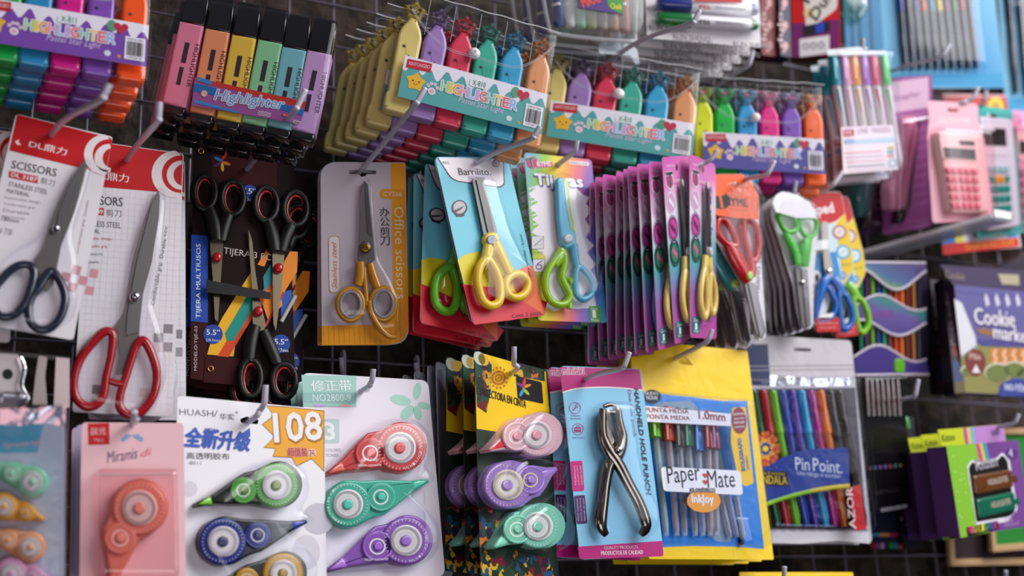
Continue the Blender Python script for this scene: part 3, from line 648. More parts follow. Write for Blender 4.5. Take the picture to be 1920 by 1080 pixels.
c.text('T', (.11,.165), (.31,.162), .2, M('153f38'), 5, .05, 0, WHITE, (0,0)); c.flat(rr([(.33,.12),(.62,.118),(.62,.145),(.33,.15)],.02), M('d24a96'), 2); c.text('RYME', (.36,.145), (.6,.142), .055, WHITE, 3, .03)
c.text('Tijeras', (.86,.50), (.86,.14), .19, M('6a4aa8'), 3, .05, 0, WHITE, (0,0)); c.text('MODELO 2103', (.12,.055), (.4,.055), .03, WHITE, 3)
for y, cols in ((.245,('d8c6de','c99cc0','e2d8e8')), (.385,('8a2a72','c24a96','6a2058')), (.515,('153f38','2f7a62','d05a8a'))):
    c.flat(qc(.2,y,.155), M(cols[0]), 3); c.flat(qc(.2,y,.125), M(cols[1]), 4); c.line([(.12,y-.02),(.28,y+.02)], .03, M(cols[2]), 5)
c.line([q for q in qc(.2,.515,.175)], .012, M('1d5a4a'), 4, True); c.line([q for q in qc(.2,.385,.175)], .012, M('a888b8'), 4, True)
c.flat(rr([(.06,.885),(.34,.885),(.34,.975),(.06,.975)],.03), M('15787c'), 3); c.text('Cont.', (.1,.912), (.3,.912), .05, WHITE, 4); c.text('1', (.16,.955), (.23,.955), .09, WHITE, 4, .03); c.text('Pieza', (.12,.97), (.28,.97), .035, WHITE, 4)
c.done()
YL2 = M('f8d878','soft'); s = T.part('scissors'); s.slab([(.44,.17),(.5,.13),(.56,.17),(.6,.54),(.42,.54)], .004, .0055, STEEL); s.slab([(.5,.17),(.55,.18),(.6,.53),(.52,.53)], .0056, .007, M('6a676c','metal',rough=.35)).done()
h = T.part('handle', s)
h.tube([(.45,.545),(.42,.6),(.36,.66)], [.075,.08,.07], .0045, YL2, flat=.6); h.tube([(.58,.545),(.60,.6),(.66,.66)], [.075,.08,.07], .0045, YL2, flat=.6)
h.tube([(.40,.62),(.28,.68),(.22,.76),(.25,.84),(.36,.885),(.46,.84),(.46,.72)], .055, .0052, YL2, closed=True, flat=.8); h.tube([(.62,.64),(.74,.69),(.80,.76),(.76,.83),(.66,.86),(.57,.81),(.57,.71)], .055, .0052, YL2, closed=True, flat=.8).done()
r = T.part('pivot_cap', s); r.pill(circ((.52,.52), .07, 16, .07/k), .0056, .010, .002, M('c9c6cc','gloss')).done()
b = T.part('blister'); b.dome(rr([(.4,.13),(.5,.10),(.62,.13),(.7,.5),(.88,.7),(.85,.86),(.6,.92),(.4,.93),(.16,.86),(.14,.7),(.34,.5)],.06), .0008, .0098, CLEAR).done()
T.q = False
BL2, RD2, MG2 = M('8fb2e0','soft'), M('c04a6a','soft'), M('b98fc8','soft')
lab = 'magenta and teal card, %s from the front of the edge-on stack'
copies(T, [(500,52),(515,953)], [(lab % 'second', 1, [(363,72),(437,962)]), (lab % 'third', 1, [(297,92),(352,948)]), (lab % 'fourth', 1, [(240,103),(292,946)], {YL2: BL2}), (lab % 'fifth', 1, [(194,114),(238,946)], {YL2: RD2}),
  (lab % 'sixth', 1, [(172,125),(192,960)], {YL2: MG2}), (lab % 'seventh', 1, [(138,134),(148,965)], {YL2: RD2}), (lab % 'eighth', 1, [(70,154),(108,972)], {YL2: RD2}), (lab % 'ninth', 1, [(33,165),(62,975)], {YL2: RD2}),
  (lab % 'tenth and last', 1, [(8,190),(10,980)], {YL2: RD2})], 'edge-on magenta and teal scissors cards')
# ---- pouch with orange header and red scissors
T = Thing('scissors_pouch', 'clear pouch with orange header holding scissors with red handles, in front', 'scissors pack', [(632,148),(838,182),(889,976),(690,968)], .135, yaw=.1)
PW = M('e9e4ea')
bk = rr([(633,150),(770,149),(815,190),(852,262),(852,400),(868,650),(888,950),(862,976),(830,965),(800,800),(760,690),(640,480)], 12)
c = T.part('paper_liner'); c.slab(bk, 0, .0006, PW); c.base = .0006
c.text('THERMO SCISSORS', (852,765), (866,430), 18, BLACK, 2, .03); c.line(circ((832,288),22,14,30), 3, M('3a3a40'), 2, True); c.done()
s = T.part('scissors'); s.slab([(778,680),(832,688),(855,780),(886,925),(868,962),(838,935),(815,850)], .004, .0055, STEEL); s.slab([(800,690),(830,690),(872,930),(858,950)], .0056, .0066, M('7f7a7c','metal',rough=.3)).done()
RDH = M('c8161f','gloss'); h = T.part('handle', s)
h.tube([(652,372),(690,385),(722,440),(738,500),(700,500),(662,465),(640,420)], 15, .007, RDH, closed=True); h.tube([(700,490),(735,560),(775,630),(800,680)], [26,36,36,26], .007, RDH, flat=.5)
h.tube([(772,378),(830,400),(848,480),(838,560),(812,575),(785,500)], 15, .006, RDH, closed=True); h.tube([(760,400),(790,520),(815,600),(812,650)], [14,18,24,24], .006, RDH, flat=.6).done()
r = T.part('pivot_cap', s); r.pill(circ((806,651),17,18,23), .009, .0125, .002, M('a3c81e','gloss')).done()
hd = T.part('header', label='orange printed header'); o = [(635,150),(768,149),(815,190),(850,262),(850,373),(742,366),(640,352)]
hd.slab(o, .0122, .0126, M('ee5a18'), hole=[circ((737,198),11)]); hd.base = .0126
hd.disc((664,282), 48, BLACK, 1, 40); hd.text('T', (650,315), (690,312), 60, M('ef6524'), 2, .06); hd.text('RYME', (690,302), (795,312), 33, BLACK, 1, .05); hd.text('Corta con precisión', (694,325), (800,335), 8, BLACK, 1)
hd.line([(815,290),(820,270),(838,272),(845,290),(840,335),(822,325),(815,290)], 3, M('a83a10'), 1); hd.done()
f = T.part('pouch_film'); f.dome(bk, .0007, .0128, M('f7f7fa','crinkle',scale=60,bump=.25), p=3).done()
lp = 'pouched scissors %s the red-handled ones, blades showing'
TL2 = M('1f7f86','gloss')
copies(T, [(632,148),(880,960)], [(lp % 'first behind', 1, [(560,190),(800,985)], {RDH: TL2}), (lp % 'second behind', 1, [(500,205),(738,995)], {RDH: M('2a2a2e','gloss')}), (lp % 'third behind', 1, [(450,215),(690,1004)], {RDH: M('2a2a2e','gloss')}), (lp % 'fourth behind', 1, [(400,225),(640,1010)], {RDH: M('2a2a2e','gloss')})], 'orange-topped scissors pouches')
# ---- white shaped pouch with green scissors
view('b6')
T = Thing('scissors_pouch', 'white-backed shaped pouch holding scissors with bright green handles, in front', 'scissors pack', [(195,120),(462,142),(480,895),(215,890)], .125, yaw=.1)
bk = rr([(200,185),(222,135),(262,115),(330,130),(425,185),(463,285),(455,400),(437,600),(435,870),(405,896),(365,885),(340,800),(318,640),(240,390),(195,260)], 25)
c = T.part('paper_liner'); c.slab(bk, 0, .0006, M('ece8ee'), hole=[circ((318,160),11)]); c.base = .0006; c.done()
s = T.part('scissors'); s.slab([(335,545),(402,552),(412,700),(422,870),(395,892),(372,870),(350,700)], .004, .0055, STEEL); s.slab([(370,550),(402,552),(420,868),(400,885)], .0056, .0066, M('7f7a7c','metal',rough=.3)).done()
GNH = M('3fc426','soft'); h = T.part('handle', s)
h.tube([(240,248),(290,248),(335,288),(338,330),(300,345),(262,325)], 12, .007, GNH, closed=True); h.tube([(268,330),(305,400),(335,460),(348,530)], [14,26,28,24], .007, GNH, flat=.5)
h.tube([(358,275),(400,262),(445,275),(450,330),(420,372),(385,365),(360,320)], 12, .007, GNH, closed=True); h.tube([(410,370),(395,420),(388,470),(390,542)], [22,34,34,22], .007, GNH, flat=.5).done()
r = T.part('rivet', s); r.pill(circ((377,628),14,16), .0056, .009, .002, CHROME).done()
hd = T.part('header', label='white paper header'); hd.flat([(205,180),(225,137),(262,117),(330,132),(422,188),(458,268),(340,265),(225,232)], M('f4f2f6'), h=.0115).done()
f = T.part('pouch_film'); f.dome(bk, .0007, .0122, M('f7f7fa','crinkle',scale=60,bump=.25), p=3).done()
lp = 'shaped scissors pouch, %s behind the bright green pair'
YLO = {GNH: M('c99a2a','soft')}
copies(T, [(200,150),(400,893)], [(lp % 'first', 1, [(180,165),(352,905)], YLO), (lp % 'second', 1, [(158,180),(308,915)], {GNH: M('e0e0e4','soft')}), (lp % 'third', 1, [(140,190),(268,925)], YLO), (lp % 'fourth', 1, [(120,200),(235,935)], {GNH: M('4a4a7a','soft')}), (lp % 'fifth', 1, [(100,205),(195,945)], {GNH: M('4a4a7a','soft')})], 'white-backed scissors pouches')
# ---- blue children's scissors on red/yellow card
T = Thing('scissors_card', 'red, white and yellow card holding blue fish-face children scissors', 'scissors pack', [(395,115),(600,120),(668,905),(440,905)], .10, group="children's scissors cards")
c = T.part('backing_card'); ol = rr([(398,120),(592,118),(612,235),(655,440),(660,560),(605,650),(540,700),(480,900),(440,900)], 22)
c.slab(ol, 0, .0007, M('e8edf2'), hole=[rr([(415,165),(440,152),(470,155),(500,170),(500,180),(415,178)],5)]); c.base = .0007
c.flat([(612,238),(654,440),(658,560),(605,646),(596,560),(578,430),(560,300)], M('e9c81c'), 1); c.flat([(430,300),(560,300),(580,430),(598,560),(600,640),(440,640)], M('cfe4ee'), 1)
c.flat(rr([(400,124),(590,121),(612,240),(555,292),(470,302),(408,300)],[8,15,10,30,10,5]), M('c8101a'), 2); c.text('maped', (388,275), (556,250), 66, M('f5eef0'), 3, .05)
for x, y, r, a, bq in ((582,345,40,'b06a72','e6dcd8'),(603,457,40,'3aa6d8','dfe9ee'),(600,590,22,'3a8ad0','8ab8e0')): c.disc((x,y), r, M(a), 3); c.disc((x,y), r*.72, M(bq), 4); c.line([(x-10,y+8),(x+10,y-8)], 5, M(a), 5)
c.text('3+', (590,600), (612,600), 18, WHITE, 6); c.text('LÁMINAS INOX', (590,535), (650,530), 10, M('5a6a80'), 4)
c.flat([(440,470),(560,455),(585,560),(560,640),(440,640)], M('2f8fd0'), 3); c.disc((452,600), 26, WHITE, 4, 40); c.disc((455,602), 12, BLACK, 5, 22); c.done()
s = T.part('scissors'); s.slab([(478,300),(492,284),(516,290),(522,440),(548,560),(535,612),(502,600),(488,440)], .004, .0055, M('8f8580','metal',rough=.35)); s.slab(rr([(440,395),(518,385),(520,440),(440,450)],10), .006, .008, M('e6e6ea','gloss')).done()
BLU = M('1668c4','gloss'); h = T.part('handle', s)
h.tube([(520,600),(490,640),(465,720),(450,810)], [26,30,26,18], .007, BLU, flat=.6); h.tube([(545,605),(580,650),(600,700)], [22,28,26], .007, BLU, flat=.6)
h.tube([(500,650),(460,740),(450,830),(490,850),(540,820),(560,740)], 15, .0065, BLU, closed=True); h.tube([(575,690),(620,710),(650,780),(650,850),(612,895),(590,860),(580,770)], 17, .0065, BLU, closed=True).done()
r = T.part('rivet', s); r.pill(circ((524,563),15,16), .0056, .009, .002, CHROME).done()
g = T.part('tag', label='red paper tag with white top'); g.slab([(470,810),(550,800),(552,835),(470,840)], .009, .0096, WHITE); g.slab([(448,828),(582,826),(588,904),(455,908)], .009, .0096, M('c8161c')); g.base=.0096; g.text('TIJERAS INFANTILES', (462,868), (575,866), 14, M('e9b8b8'), 1); g.text('Punta redonda', (475,888), (565,886), 10, M('e9b8b8'), 1); g.done()
copies(T, [(395,115),(440,905)], [('children scissors card behind, only its lime-green loop edge and red foot in view', 1, [(440,160),(545,945)], {BLU: M('7fc41e','gloss')})], "children's scissors cards")
# ================================================================== upper row: highlighter packs
PIX = M('3b3340')
def highlighter(T, i, x, col, cap, y0=-.92, y1=1.30, wd=.176, shape='star', capcol=None):
    """one flat bottle-shaped highlighter with a clear shaped cap; coordinates are the label's own 0-1"""
    k = T.H/T.W; a, b = x-wd/2, x+wd/2; r = .03
    p = T.part('highlighter', label=None); m = M(col, 'soft')
    def pt(u, v): return ((u-.5)*T.W, -v*T.H)
    sl = .40
    out = [pt(a, y1-.12), pt(a+.012, y1), pt(b-.012, y1), pt(b, y1-.12), pt(b, .88), pt(b-.012, .84), pt(b-.006, y0+sl), pt(b-.012, y0+sl*.66), pt(x+.062, y0+sl*.34), pt(x+.036, y0), pt(x+.032, y0-.10), pt(x-.032, y0-.10), pt(x-.036, y0), pt(x-.062, y0+sl*.34), pt(a+.012, y0+sl*.66), pt(a+.006, y0+sl), pt(a+.012, .84), pt(a, .88)]
    p.pill(rr(out, T.W*.022, 3), -.0035, .0075, .0028, m, loc=True)
    p.base = .0075; T.q = True
    for (u, v, s) in ((x+.012, -.05, .020), (x-.03, -.28, .016), (x+.03, .02+.12, .017)): p.flat([(u+(q[0])*s, v+q[1]*s/k) for q in star((0,0), 1)], PIX, 1)
    T.q = False; p.done()
    c = T.part('cap', p); cc = capcol or cap; t = M(''.join('%02x' % int(int(cc[i:i+2],16)*.55+255*.45) for i in (0,2,4)), 'tint', fac=.24)
    cx, cy = pt(x, y0-.27); R = T.W*.092
    if shape == 'star': o = rr([(q[0], q[1]) for q in star((cx, cy), R, .56, 5, 90)], R*.22, 3)
    else: o = [(q[0], 2*cy-q[1]) for q in heart((cx, cy+R*.1), R*.95)]
    c.pill(o, -.003, .0085, .004, t, loc=True)
    c.pill(rr([pt(x-.034,y0+.06), pt(x+.034,y0+.06), pt(x+.030,y0-.20), pt(x-.030,y0-.20)], T.W*.01), -.0015, .006, .002, m, loc=True)
    if shape == 'star':
        for dx in (-.32, .32): c.flat(circ((cx+dx*R, cy+.12*R), R*.13, 10), BLACK, loc=True, h=.0088)
        A = circ((cx, cy-.02*R), R*.38, 10, None, 0, 195, 345); Bq = circ((cx, cy+.05*R), R*.33, 10, None, 0, 200, 340)
        c.flat(A+Bq[::-1], BLACK, loc=True, h=.0088)
    else: c.flat(circ((cx, cy), R*.16, 10), M('d8447a'), loc=True, h=.0088)
    c.done()
def drip_label(T, main, code, seed, words='Pastel Star Light'):
    k = T.H/T.W; L = T.part('printed_label'); T.q = True
    L.slab([(0,0),(1,0),(1,1),(0,1)], .0135, .0139, M('efeaf2')); L.base = .0139
    rnd = random.Random(seed); P = [(0,1),(1,1)]; x = 1.; ups = []
    n = 9
    for i in range(n*8+1):
        u = 1-i/(n*8); P.append((u, .26+.12*math.sin(u*n*2*math.pi+.6)+.05*math.sin(u*23+seed)))
    L.flat(P, M(main), 1)
    L.flat([(.02,.07),(.185,.03),(.185,.25),(.02,.28)], M('c41f2e'), 3); L.text('XINTONGBO', (.03,.21), (.175,.17), .026, M('f3d9d9'), 4, .01)
    L.flat([(q[0], q[1]) for q in [(.10+a*.075, .56+b*.075/k) for a, b in rr(star((0,0),1,.6),.25)]], M('efb92a'), 3)
    for dx in (-.02,.022): L.disc((.10+dx,.545), .006, BLACK, 4, .006/k, 0, 8)
    L.line([(.087,.60),(.10,.63),(.113,.60)], .005, BLACK, 4, k=3)
    for dx, dy, r in ((0,.02,.026),(-.03,-.10,.012),(-.01,-.16,.012),(.014,-.16,.012),(.033,-.09,.012)): L.disc((.215+dx,.66+dy), r, M('f2e3ec'), 4, r/k, 0, 12); L.disc((.215+dx,.66+dy), r*.55, M('e8a9bd'), 5, r*.55/k, 0, 10)
    cols = ('a6d79a','e9d06a','f0a24a','e79ac0','9fc9e8','c9a6dc','e8737c','8ccfc0','f0d27a','e9707c','9bb8ea')
    word = 'HIGHLIGHTER'; x0, x1 = .27, .80
    wds = [1,.45,1,1,.9,.45,1,1,1,.95,1]; tot = sum(wds)+.12*10; u = x0
    for ch, w_, cc in zip(word, wds, cols):
        ww = w_/tot*(x1-x0); L.text(ch, (u,.60), (u+ww,.60), .072, M(cc), 5, .05, 0, WHITE, (0,0), .10); u += ww+.12/tot*(x1-x0)
    L.flat(rr([(.455,.13),(.585,.12),(.585,.30),(.455,.31)],.03), M('e9f0ee'), 4); L.text(code, (.475,.275), (.565,.265), .04, M('4f8a85'), 5, .02)
    L.text(words, (.40,.80), (.72,.80), .055, M('d9c2e0'), 3, .01, .3); L.disc((.76,.83), .02, M('d8e4e8'), 3, .02/k); L.disc((.83,.86), .011, M('dba02a'), 3, .011/k)
    L.flat([(.83+q[0]*.045, .19+q[1]*.045/k) for q in heart((0,0),1)], M('c42a48'), 4); L.disc((.775,.17), .03, M('5aa07a'), 3, .04/k)
    L.flat([(.86,.36),(.985,.36),(.985,.90),(.86,.90)], M('ece8ee'), 5); L.bars(quad((.872,.47),(.973,.47),(.973,.80),(.872,.80)), BLACK, 6, 20, seed)
    L.text('MADE IN CHINA', (.875,.44), (.97,.44), .012, BLACK, 6); L.text('6 971230 118', (.88,.87), (.965,.87), .014, BLACK, 6)
    T.q = False; L.done()
def film_pouch(T, u0, u1, v0, v1, sag=0.):
    f = T.part('clear_pouch', label='clear plastic pouch'); W, H = T.W, T.H
    o = rr([((u0-.5)*W,-v0*H),((u1-.5)*W,-v0*H),((u1-.5)*W,-v1*H),((u0-.5)*W,-v1*H)], .006)
    f.dome(o, .0005, .0148, FILM, loc=True, p=3.2)
    E_ = M('eef2f6','tint',fac=.55)
    top = [((u-.5)*W, -(v0+.014*math.sin(i*2.1))*H) for i, u in enumerate(np.linspace(u0, u1, 14))]
    f.tube(top, .0005, .011, M('f4f6fa','gloss'), loc=True, n=6, k=3)
    tear = [((u0+(u1-u0)*t-.5)*W, -(v0+.15+(1.05*(1-(1-min(1,t*2.6))**2) if t < .5 else 1.05*(1-(1-min(1,(1-t)*3.2))**2)))*H) for t in np.linspace(.06, .97, 20)]
    for dv in (0, .045): f.tube([(a, b-dv*H) for a, b in tear], .00028, .0146, E_, loc=True, n=5, k=3)
    for u in XS[1:]: f.tube([((u-.092-.5)*W, -(v0+.12)*H), ((u-.092-.5)*W, .62*H)], .00022, .0135, E_, loc=True, n=5, k=1)
    f.done()
def button(T, u, v):
    b = T.part('white_button', label='round white button'); b.pill(circ(((u-.5)*T.W, -v*T.H), T.W*.042, 20), .011, .0166, .0055, M('f3eef0','gloss'), loc=True, n=5).done()
PAST = [('e6d27e','d8c040'),('a885c2','7d5a92'),('e2405a','d82a3a'),('3fb296','1f8a70'),('3aa9d0','2a8ab0'),('e29a62','d8802a')]
NEON = [('e6f02a','b8c81a'),('1fbf4a','30c060'),('3aa6dc','60b0d8'),('f02a8c','f090b8'),('8a5ac0','9a80c0'),('ff6a1f','f0902a')]
XS = (.015, .19, .37, .55, .735, .93)
def hl_pack(name_label, corners, d, cols, main, code, seed, shape, group, btn=True, xs=XS, **k):
    T = Thing('highlighter_pack', name_label, 'highlighter pack', corners, d, group=group, aspect=3.35, **k)
    for i, ((a, b), x) in enumerate(zip(cols, xs)): highlighter(T, i, x, a, b, shape=shape, capcol=b)
    drip_label(T, main, code, seed); film_pouch(T, -.085, 1.03, -1.62, 1.45)
    if btn: button(T, .455 if shape == 'star' else .44, -.52)
    return T
G1 = 'pastel star-cap highlighter packs'
view('a2')
Ta = hl_pack('pastel highlighter pack with teal label, tilted, whose hook tip meets its star sticker', [(828,340),(1618,563),(1580,780),(775,578)], .17, PAST, '58aaa6', 'X-810', 3, 'star', G1, yaw=-.05)
lab = 'pastel highlighter pack %s behind the tilted teal one, pale yellow edge showing'
copies(Ta, [(775,578)], [(lab % 'first', 1, [(675,655)]), (lab % 'second', 1, [(612,705)]), (lab % 'third', 1, [(556,745)]), (lab % 'fourth', 1, [(500,775)]), (lab % 'fifth', 1, [(440,800)])], G1)
view('a3')
Tb = hl_pack('pastel highlighter pack with teal label hanging above the rainbow scissors card', [(207,605),(1026,745),(985,922),(185,805)], .135, PAST, '58aaa6', 'X-810', 5, 'star', 'pastel highlighter packs above the rainbow card', yaw=.0)
copies(Tb, [(185,805)], [('pastel highlighter pack directly behind the one above the rainbow card', 1, [(150,850)]), ('pastel highlighter pack at the back, two behind the one above the rainbow card', 1, [(110,890)])], 'pastel highlighter packs above the rainbow card')
view('p')
Tc = hl_pack('neon highlighter pack with violet label and heart caps next to the gel pens', [(1313,257),(1539,267),(1537,334),(1311,319)], .125, NEON, '5a55a0', 'X-811', 8, 'heart', 'neon highlighter packs beside the gel pens', yaw=.0, xs=(.02,.20,.385,.57,.755,.94))
copies(Tc, [(1311,319)], [('neon highlighter pack behind the heart-capped one next to the gel pens', 1, [(1302,338)])], 'neon highlighter packs beside the gel pens')
view('a1')
Td = hl_pack('neon highlighter pack with violet label, cut off by the frame corner, in front', [(-130,28),(830,185),(805,420),(-145,262)], .20, [NEON[0],('1fae4a','30c060'),('2a93c4','60b0d8'),('e01f90','f090b8'),('8a55b8','9a80c0'),('ff5a1a','f0902a')], '7a4aa8', 'X-811', 11, 'heart', 'neon highlighter packs in the corner', btn=False, yaw=.0, xs=(-.02,.165,.34,.525,.71,.915))
lab = 'neon highlighter pack in the corner, its bottom ends showing %s'
copies(Td, [(805,420)], [(lab % 'just under the front label pack', 1, [(765,500)]), (lab % 'two steps below the front pack', 1, [(730,565)]), (lab % 'lowest of all', 1, [(700,622)])], 'neon highlighter packs in the corner')
# ---- black-capped pastel highlighters in a clear pouch
view('a1')
T = Thing('highlighter_pack', 'clear pouch of pastel block highlighters with black caps and a red-blue band, in front', 'highlighter pack', [(1000,20),(1900,130),(1770,800),(840,640)], .165, group='black-capped highlighter packs', yaw=-.05)
cols = [('e58aa6',(1085,150),(985,608)),('ea9a6a',(1230,188),(1140,655)),('e9c54a',(1378,222),(1290,692)),('8ed19a',(1525,250),(1432,715)),('7cc0c6',(1660,290),(1575,735)),('c9a0d2',(1800,310),(1708,755))]
def blk(T, a, b, col, wd):
    d = Vector(b)-Vector(a); t = d.normalized(); nrm = Vector((-t.y, t.x))*wd/2; A, Bq = Vector(a), Vector(b)
    p = T.part('highlighter'); p.pill([tuple(A-nrm),tuple(A+nrm),tuple(Bq+nrm),tuple(Bq-nrm)], -.006, .0065, .002, M(col,'soft')); p.base = .0065
    q0 = A+d*.20; q1 = A+d*.72
    p.flat([tuple(q0+nrm*.35),tuple(q0-nrm*.05),tuple(A+d*.45-nrm*.05),tuple(A+d*.45+nrm*.35)], M('3a3038'), 1)
    p.flat([tuple(A+d*.50+nrm*.35),tuple(A+d*.50-nrm*.0),tuple(q1-nrm*.0),tuple(q1+nrm*.35)], M('3a3038'), 1)
    p.text('HIGHLIGHTER', tuple(q0-nrm*.5), tuple(q1-nrm*.5), wd*.17, M('3a3038'), 1, .02); p.done()
    c = T.part('cap', p); A2 = A-t*190
    c.pill([tuple(A2-nrm*.92),tuple(A2+nrm*.92),tuple(A+nrm*1.02),tuple(A-nrm*1.02)], -.0058, .0063, .002, M('131216','gloss'))
    c.done(); c = T.part('end_cap', p); B2 = Bq+t*52; c.pill([tuple(Bq-nrm*.98),tuple(Bq+nrm*.98),tuple(B2+nrm*.85),tuple(B2-nrm*.85)], -.0058, .0063, .002, M('131216','gloss')).done()
for col, a, b in cols: blk(T, a, b, col, 138)
lb = T.part('printed_label'); q = [(1095,435),(1722,572),(1690,700),(1078,592)]; lb.slab(q, .0085, .0089, M('9a5a9a')); lb.base = .0089; Q = quad(*q)
lb.flat([Q(0,0),Q(1,0),Q(1,.28),Q(0,.12)], M('c8382f'), 1); lb.flat([Q(0,.2),Q(.2,.22),Q(.2,.5),Q(0,.5)], M('2a6fb5'), 2); lb.flat([Q(.8,.3),Q(1,.35),Q(1,.62),Q(.75,.52)], M('2a6fb5'), 2)
lb.text('Highlighter', Q(.19,.78), Q(.82,.66), 84, M('3f9fd8'), 4, .01, .15, WHITE, (0,0), .05); lb.flat(rr([Q(.02,-.05),Q(.16,0),Q(.16,.14),Q(.02,.1)],8), M('3a8fc8'), 3); lb.disc(Q(.1,.5), 18, M('e8b8a0'), 3); lb.flat([Q(.02,.78),Q(.42,.92),Q(.42,1),Q(.02,.9)], M('3a8fc8'), 3)
for i in range(3): lb.line([Q(.6+.02*j, .75+.07*i+.03*(j % 2)) for j in range(7)], 4, M('e6d2e0'), 3)
lb.flat(rr([Q(.82,.66),Q(.92,.69),Q(.92,.8),Q(.82,.78)],8), M('c8382f'), 4); lb.text('F-1609', Q(.835,.77), Q(.905,.785), 12, WHITE, 5); lb.flat([Q(.93,.86),Q(.999,.88),Q(.999,1),Q(.93,.98)], M('e8e2ea'), 4); lb.bars(quad(Q(.935,.88),Q(.995,.9),Q(.995,.98),Q(.935,.96)), BLACK, 5, 12, 3)
lb.done()
f = T.part('clear_pouch'); f.dome(T.rect(.008, .002), .0, .0135, FILM, loc=True, p=3.2); f.done()
copies(T, [(840,640)], [('black-capped highlighter pouch directly behind the front one of its hook', 1, [(805,700)]), ('rearmost black-capped highlighter pouch, its coloured ends glowing in shade', 1, [(775,750)])], 'black-capped highlighter packs')
# ---- gel pens, six per clear sleeve
view('a4')
T = Thing('gel_pen_pack', 'clear sleeve of six gel pens with coloured caps and pale pink card, in front', 'gel pen pack', [(335,285),(668,290),(738,962),(418,988)], .14, group='gel pen sleeves')
b = T.part('insert_card'); b.slab([(410,715),(702,703),(732,955),(425,980)], .0112, .0116, M('f0dfe4')); b.base = .0116
b.flat(rr([(420,730),(484,726),(486,764),(424,768)],6), M('c22030'), 2); b.text('DXL', (430,757), (475,755), 18, WHITE, 3, .03)
b.text('LINE  MAKERS', (508,752), (692,744), 26, M('b07aa0'), 2); b.flat([(425,790),(716,770),(718,798),(428,812)], M('b9cfe8'), 2); b.text('6 PCS', (432,806), (485,804), 18, M('4a86c8'), 3, .03)
for i, cc in enumerate(('e88a98','c8a0b8','d8a0a8','8a9a98')): b.line([(430+5*i+14*j, 860+25*i+6*(j % 2)-j*.8) for j in range(16)], 6, M(cc), 2)
for i, cc in enumerate(('b8b050','6a9ac8','d8907a')): b.flat([(672,825+22*i),(708,823+22*i),(709,840+22*i),(673,842+22*i)], M(cc), 2)
b.ann((700,917), 24, 17, M('6ab0c8'), 2); b.done()
for i, (cc, x0) in enumerate(zip(('28a0b4','e49ac8','ee9a3a','a45ac8','d8286a','4cc868'), (366,424,478,532,588,648))):
    x1 = 418+i*57; p = T.part('gel_pen'); p.lathe((x0+14,470), (x1+36,945), [(0,21),(.5,21),(.9,20),(.97,12),(1,6)], .002, M('eadfe2','soft'), n=10)
    p.lathe((x0+22,500), (x1+18,760), [(0,9),(1,9)], .005, M(cc,'soft'), n=8).done()
    c = T.part('cap', p); c.lathe((x0-4,312), (x0+15,482), [(0,16),(.05,24),(.5,27),(1,27)], .002, M(cc,'gloss'), n=10).done(); c = T.part('pocket_clip', p); c.slab([(x0+2,318),(x0+12,318),(x0+24,440),(x0+14,440)], .0125, .014, M(cc,'gloss')).done()
f = T.part('clear_sleeve'); f.dome(T.rect(.002, .001), -.0035, .0160, FILM, loc=True, p=4); f.slab(rr([(332,280),(520,262),(545,285),(668,284),(670,300),(336,312)],8), .012, .0125, M('eef4f4','tint',fac=.6)).done()
lab = 'gel pen sleeve %s the front one, seen by its edge'
copies(T, [(335,285)], [(lab % 'first behind', 1, [(285,345)]), (lab % 'second behind', 1, [(245,375)])], 'gel pen sleeves')
# ---- staplers on blister cards
view('p')
def stapler(label, corners, d, body, cardc, yw):
    T = Thing('stapler_pack', label, 'stapler pack', corners, d, group='blister-packed staplers', yaw=yw, sy=.05)
    Q = quad(*corners); c = T.part('backing_card'); c.card(M(cardc), .0008, .004); c.base = .0008
    c.flat([Q(.02,.02),Q(.98,.02),Q(.98,.22),Q(.02,.22)], M('d9b6cf'), 1)
    for i in range(9): c.line([Q(.62,.36+.06*i),Q(.92,.35+.06*i)], 2.2, M('c08ab8'), 1)
    c.text('Stapler', Q(.2,.16), Q(.8,.15), 12, M('8a4a80'), 2); c.done()
    s = T.part('stapler'); s.pill(rr([Q(.42,.28),Q(.60,.25),Q(.66,.36),Q(.50,.66),Q(.40,.86),Q(.14,.86),Q(.10,.70),Q(.26,.55)], 9), .002, .02, .007, M(body,'gloss')).done()
    b = T.part('base', s); b.pill(rr([Q(.62,.30),Q(.70,.34),Q(.52,.84),Q(.40,.95),Q(.28,.95),Q(.34,.88),Q(.48,.70)], 5), .004, .016, .004, M('2c2630','gloss')).done()
    m = T.part('magazine', s); m.pill(rr([Q(.60,.32),Q(.645,.36),Q(.45,.88),Q(.40,.88)], 3), .005, .018, .003, STEEL).done()
    f = T.part('blister'); f.dome(rr([Q(.04,.24),Q(.78,.24),Q(.78,.96),Q(.04,.97)], 10), .0008, .026, M('f6e8f2','blister',fac=.06), p=3).done()
    return T
stapler('pink stapler on a plum blister card between gel pens and pink calculator', [(1662,150),(1742,138),(1750,425),(1648,440)], .068, 'f0a4c2', 'a05a98', .1)
stapler('dark teal stapler on a blister card behind the gel pens', [(1592,190),(1668,180),(1672,425),(1590,452)], .04, '3d6a6c', '5d3a62', .05)
